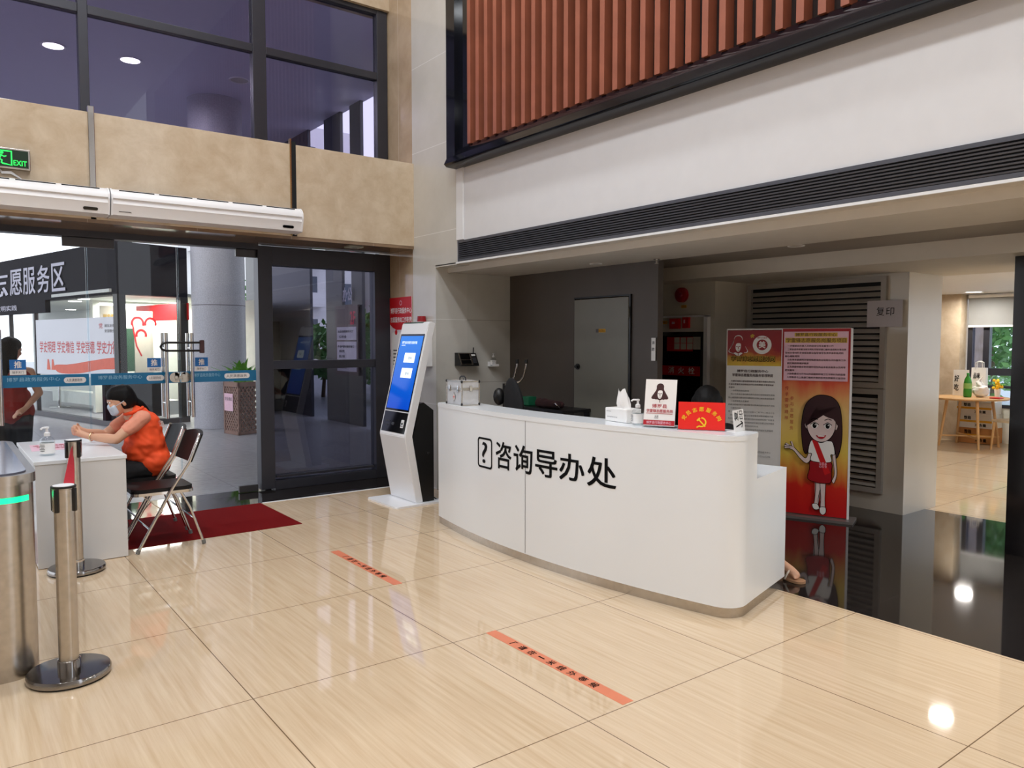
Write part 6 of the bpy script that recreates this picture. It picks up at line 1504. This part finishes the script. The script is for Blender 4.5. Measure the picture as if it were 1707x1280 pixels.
for h_, k_, a_, t_ in zip(hp, kn, an, toe):
    bd += [(h_, .09, k_, .058), (k_, .056, k_.lerp(a_, .35), .052), (k_.lerp(a_, .35), .052, a_, .034), (a_, .036, a_ + t_ * .7, .034), (a_ + t_ * .7, .034, a_ + t_, .026), (a_ + V(0, 0, -.03), .034, a_ - t_.normalized() * .04 + V(0, 0, -.055), .032)]
    sd_ = t_.cross(V(0, 0, 1)).normalized()
    for k in range(5): bd += [(a_ + t_ * .95 + sd_ * (.024 - .012 * k), .010, a_ + t_ * (1.12 - .03 * abs(k - 1)) + sd_ * (.028 - .014 * k) + V(0, 0, -.012), .0085)]
solid('body', bd, M['skin'], at, .007, 4)
solid('blouse', [(V(ax - .08, ay + .11, .86), .11, V(ax + .08, ay - .11, .86), .11), (V(ax - .04, ay + .05, .62), .13, V(ax + .04, ay - .05, .62), .13), (V(ax, ay, .86), .125, V(ax, ay, .6), .145)] + [(V(ax, ay, .90) + V(.09, -.12, 0) * s_, .07, V(ax, ay, .90) + V(.09, -.12, 0) * s_ * 1.2 + V(-.08, -.06, -.12), .056) for s_ in (-1, 1)], M['black_cloth'], at, .01, 5)
solid('trousers', [c for h_, k_, a_ in zip(hp, kn, an) for c in ((h_, .105, k_, .070), (k_, .068, k_.lerp(a_, .35), .062), (k_.lerp(a_, .35), .062, k_.lerp(a_, .78), .05))] + [(V(ax - .05, ay + .06, .56), .135, V(ax + .05, ay - .06, .56), .135)], M['black_cloth'], at, .01, 5)
solid('hair', [(HA(-.02, 0, .05), .105, HA(.03, 0, .065), .085), (HA(-.05, 0, .02), .095, HA(-.06, 0, -.08), .08), (HA(-.03, .075, .02), .045, HA(.0, .085, -.12), .035), (HA(-.03, -.075, .02), .045, HA(.0, -.085, -.12), .035)], M['hair'], at, .008, 4, 'black hair')
for s_ in (-1, 1):
    b = bmn(); sph(b, HA(.094, s_ * .031, .018), .011, 10); ey_ = obj('eye', b, M['white_print'], at, True)
    b = bmn(); sph(b, HA(.1015, s_ * .032, .018), .0058, 8); obj('iris', b, M['ink'], ey_, True)
b = bmn(); tube(b, [HA(.088, -.022, -.056), HA(.096, 0, -.058), HA(.088, .022, -.056)], .005, 6); obj('lips', b, bpy.data.materials['lip'], at, True)
for a_, t_ in zip(an, toe):
    tn = t_.normalized(); tn = V(tn.x, tn.y, 0).normalized(); sd_ = V(-tn.y, tn.x, 0)
    b = bmn(); outl = [(-.055, -.03), (0, -.036), (.08, -.038), (.15, -.046), (.20, -.036), (.215, 0), (.20, .036), (.15, .046), (.08, .036), (0, .034), (-.055, .03), (-.07, 0)]
    prism(b, [((a_ + tn * p_ + sd_ * q_).x, (a_ + tn * p_ + sd_ * q_).y) for p_, q_ in smooth(outl, 3)], .002, .018); obj('sandal_sole', b, mat('tan_sole', (176, 134, 100), .6), at, True)
    for off, hgt in ((.10, .066), (.055, .082), (-.045, .075)):
        c0 = V(a_.x, a_.y, .015) + tn * off; b = bmn(); pts = []
        for k in range(9):
            t_2 = PI * k / 8; pts.append(c0 + sd_ * (.046 * math.cos(t_2)) + V(0, 0, hgt * math.sin(t_2)) + tn * .02 * math.sin(t_2))
        tube(b, pts, .0075, 6); obj('sandal_strap', b, M['sandal'], at, True)
# the attendant's chair
oc2, q = office_chair((4.84, 3.84, 0), R(52), 'black office chair under the attendant behind the right half of the desk')
b = bmn(); sph(b, (.235, 0, .74), 1, 20, (.04, .20, .22)); q('backrest', b, M['black_cloth'])
b = bmn(); tube(b, [(.1, 0, .44), (.26, 0, .5), (.26, 0, .7)], .02); q('back_post', b, M['black'])
b = bmn(); cyl(b, (0, 0, .12), (0, 0, .43), .03); q('gas_lift', b, M['black'])
for k in range(5):
    a = 2 * PI * k / 5 + .3; b = bmn(); tube(b, [(0, 0, .13), (.26 * math.cos(a), .26 * math.sin(a), .075)], [.03, .018]); q('leg', b, M['black'])
    b = bmn(); sph(b, (.27 * math.cos(a), .27 * math.sin(a), .035), .035, 12); q('castor', b, M['black'])
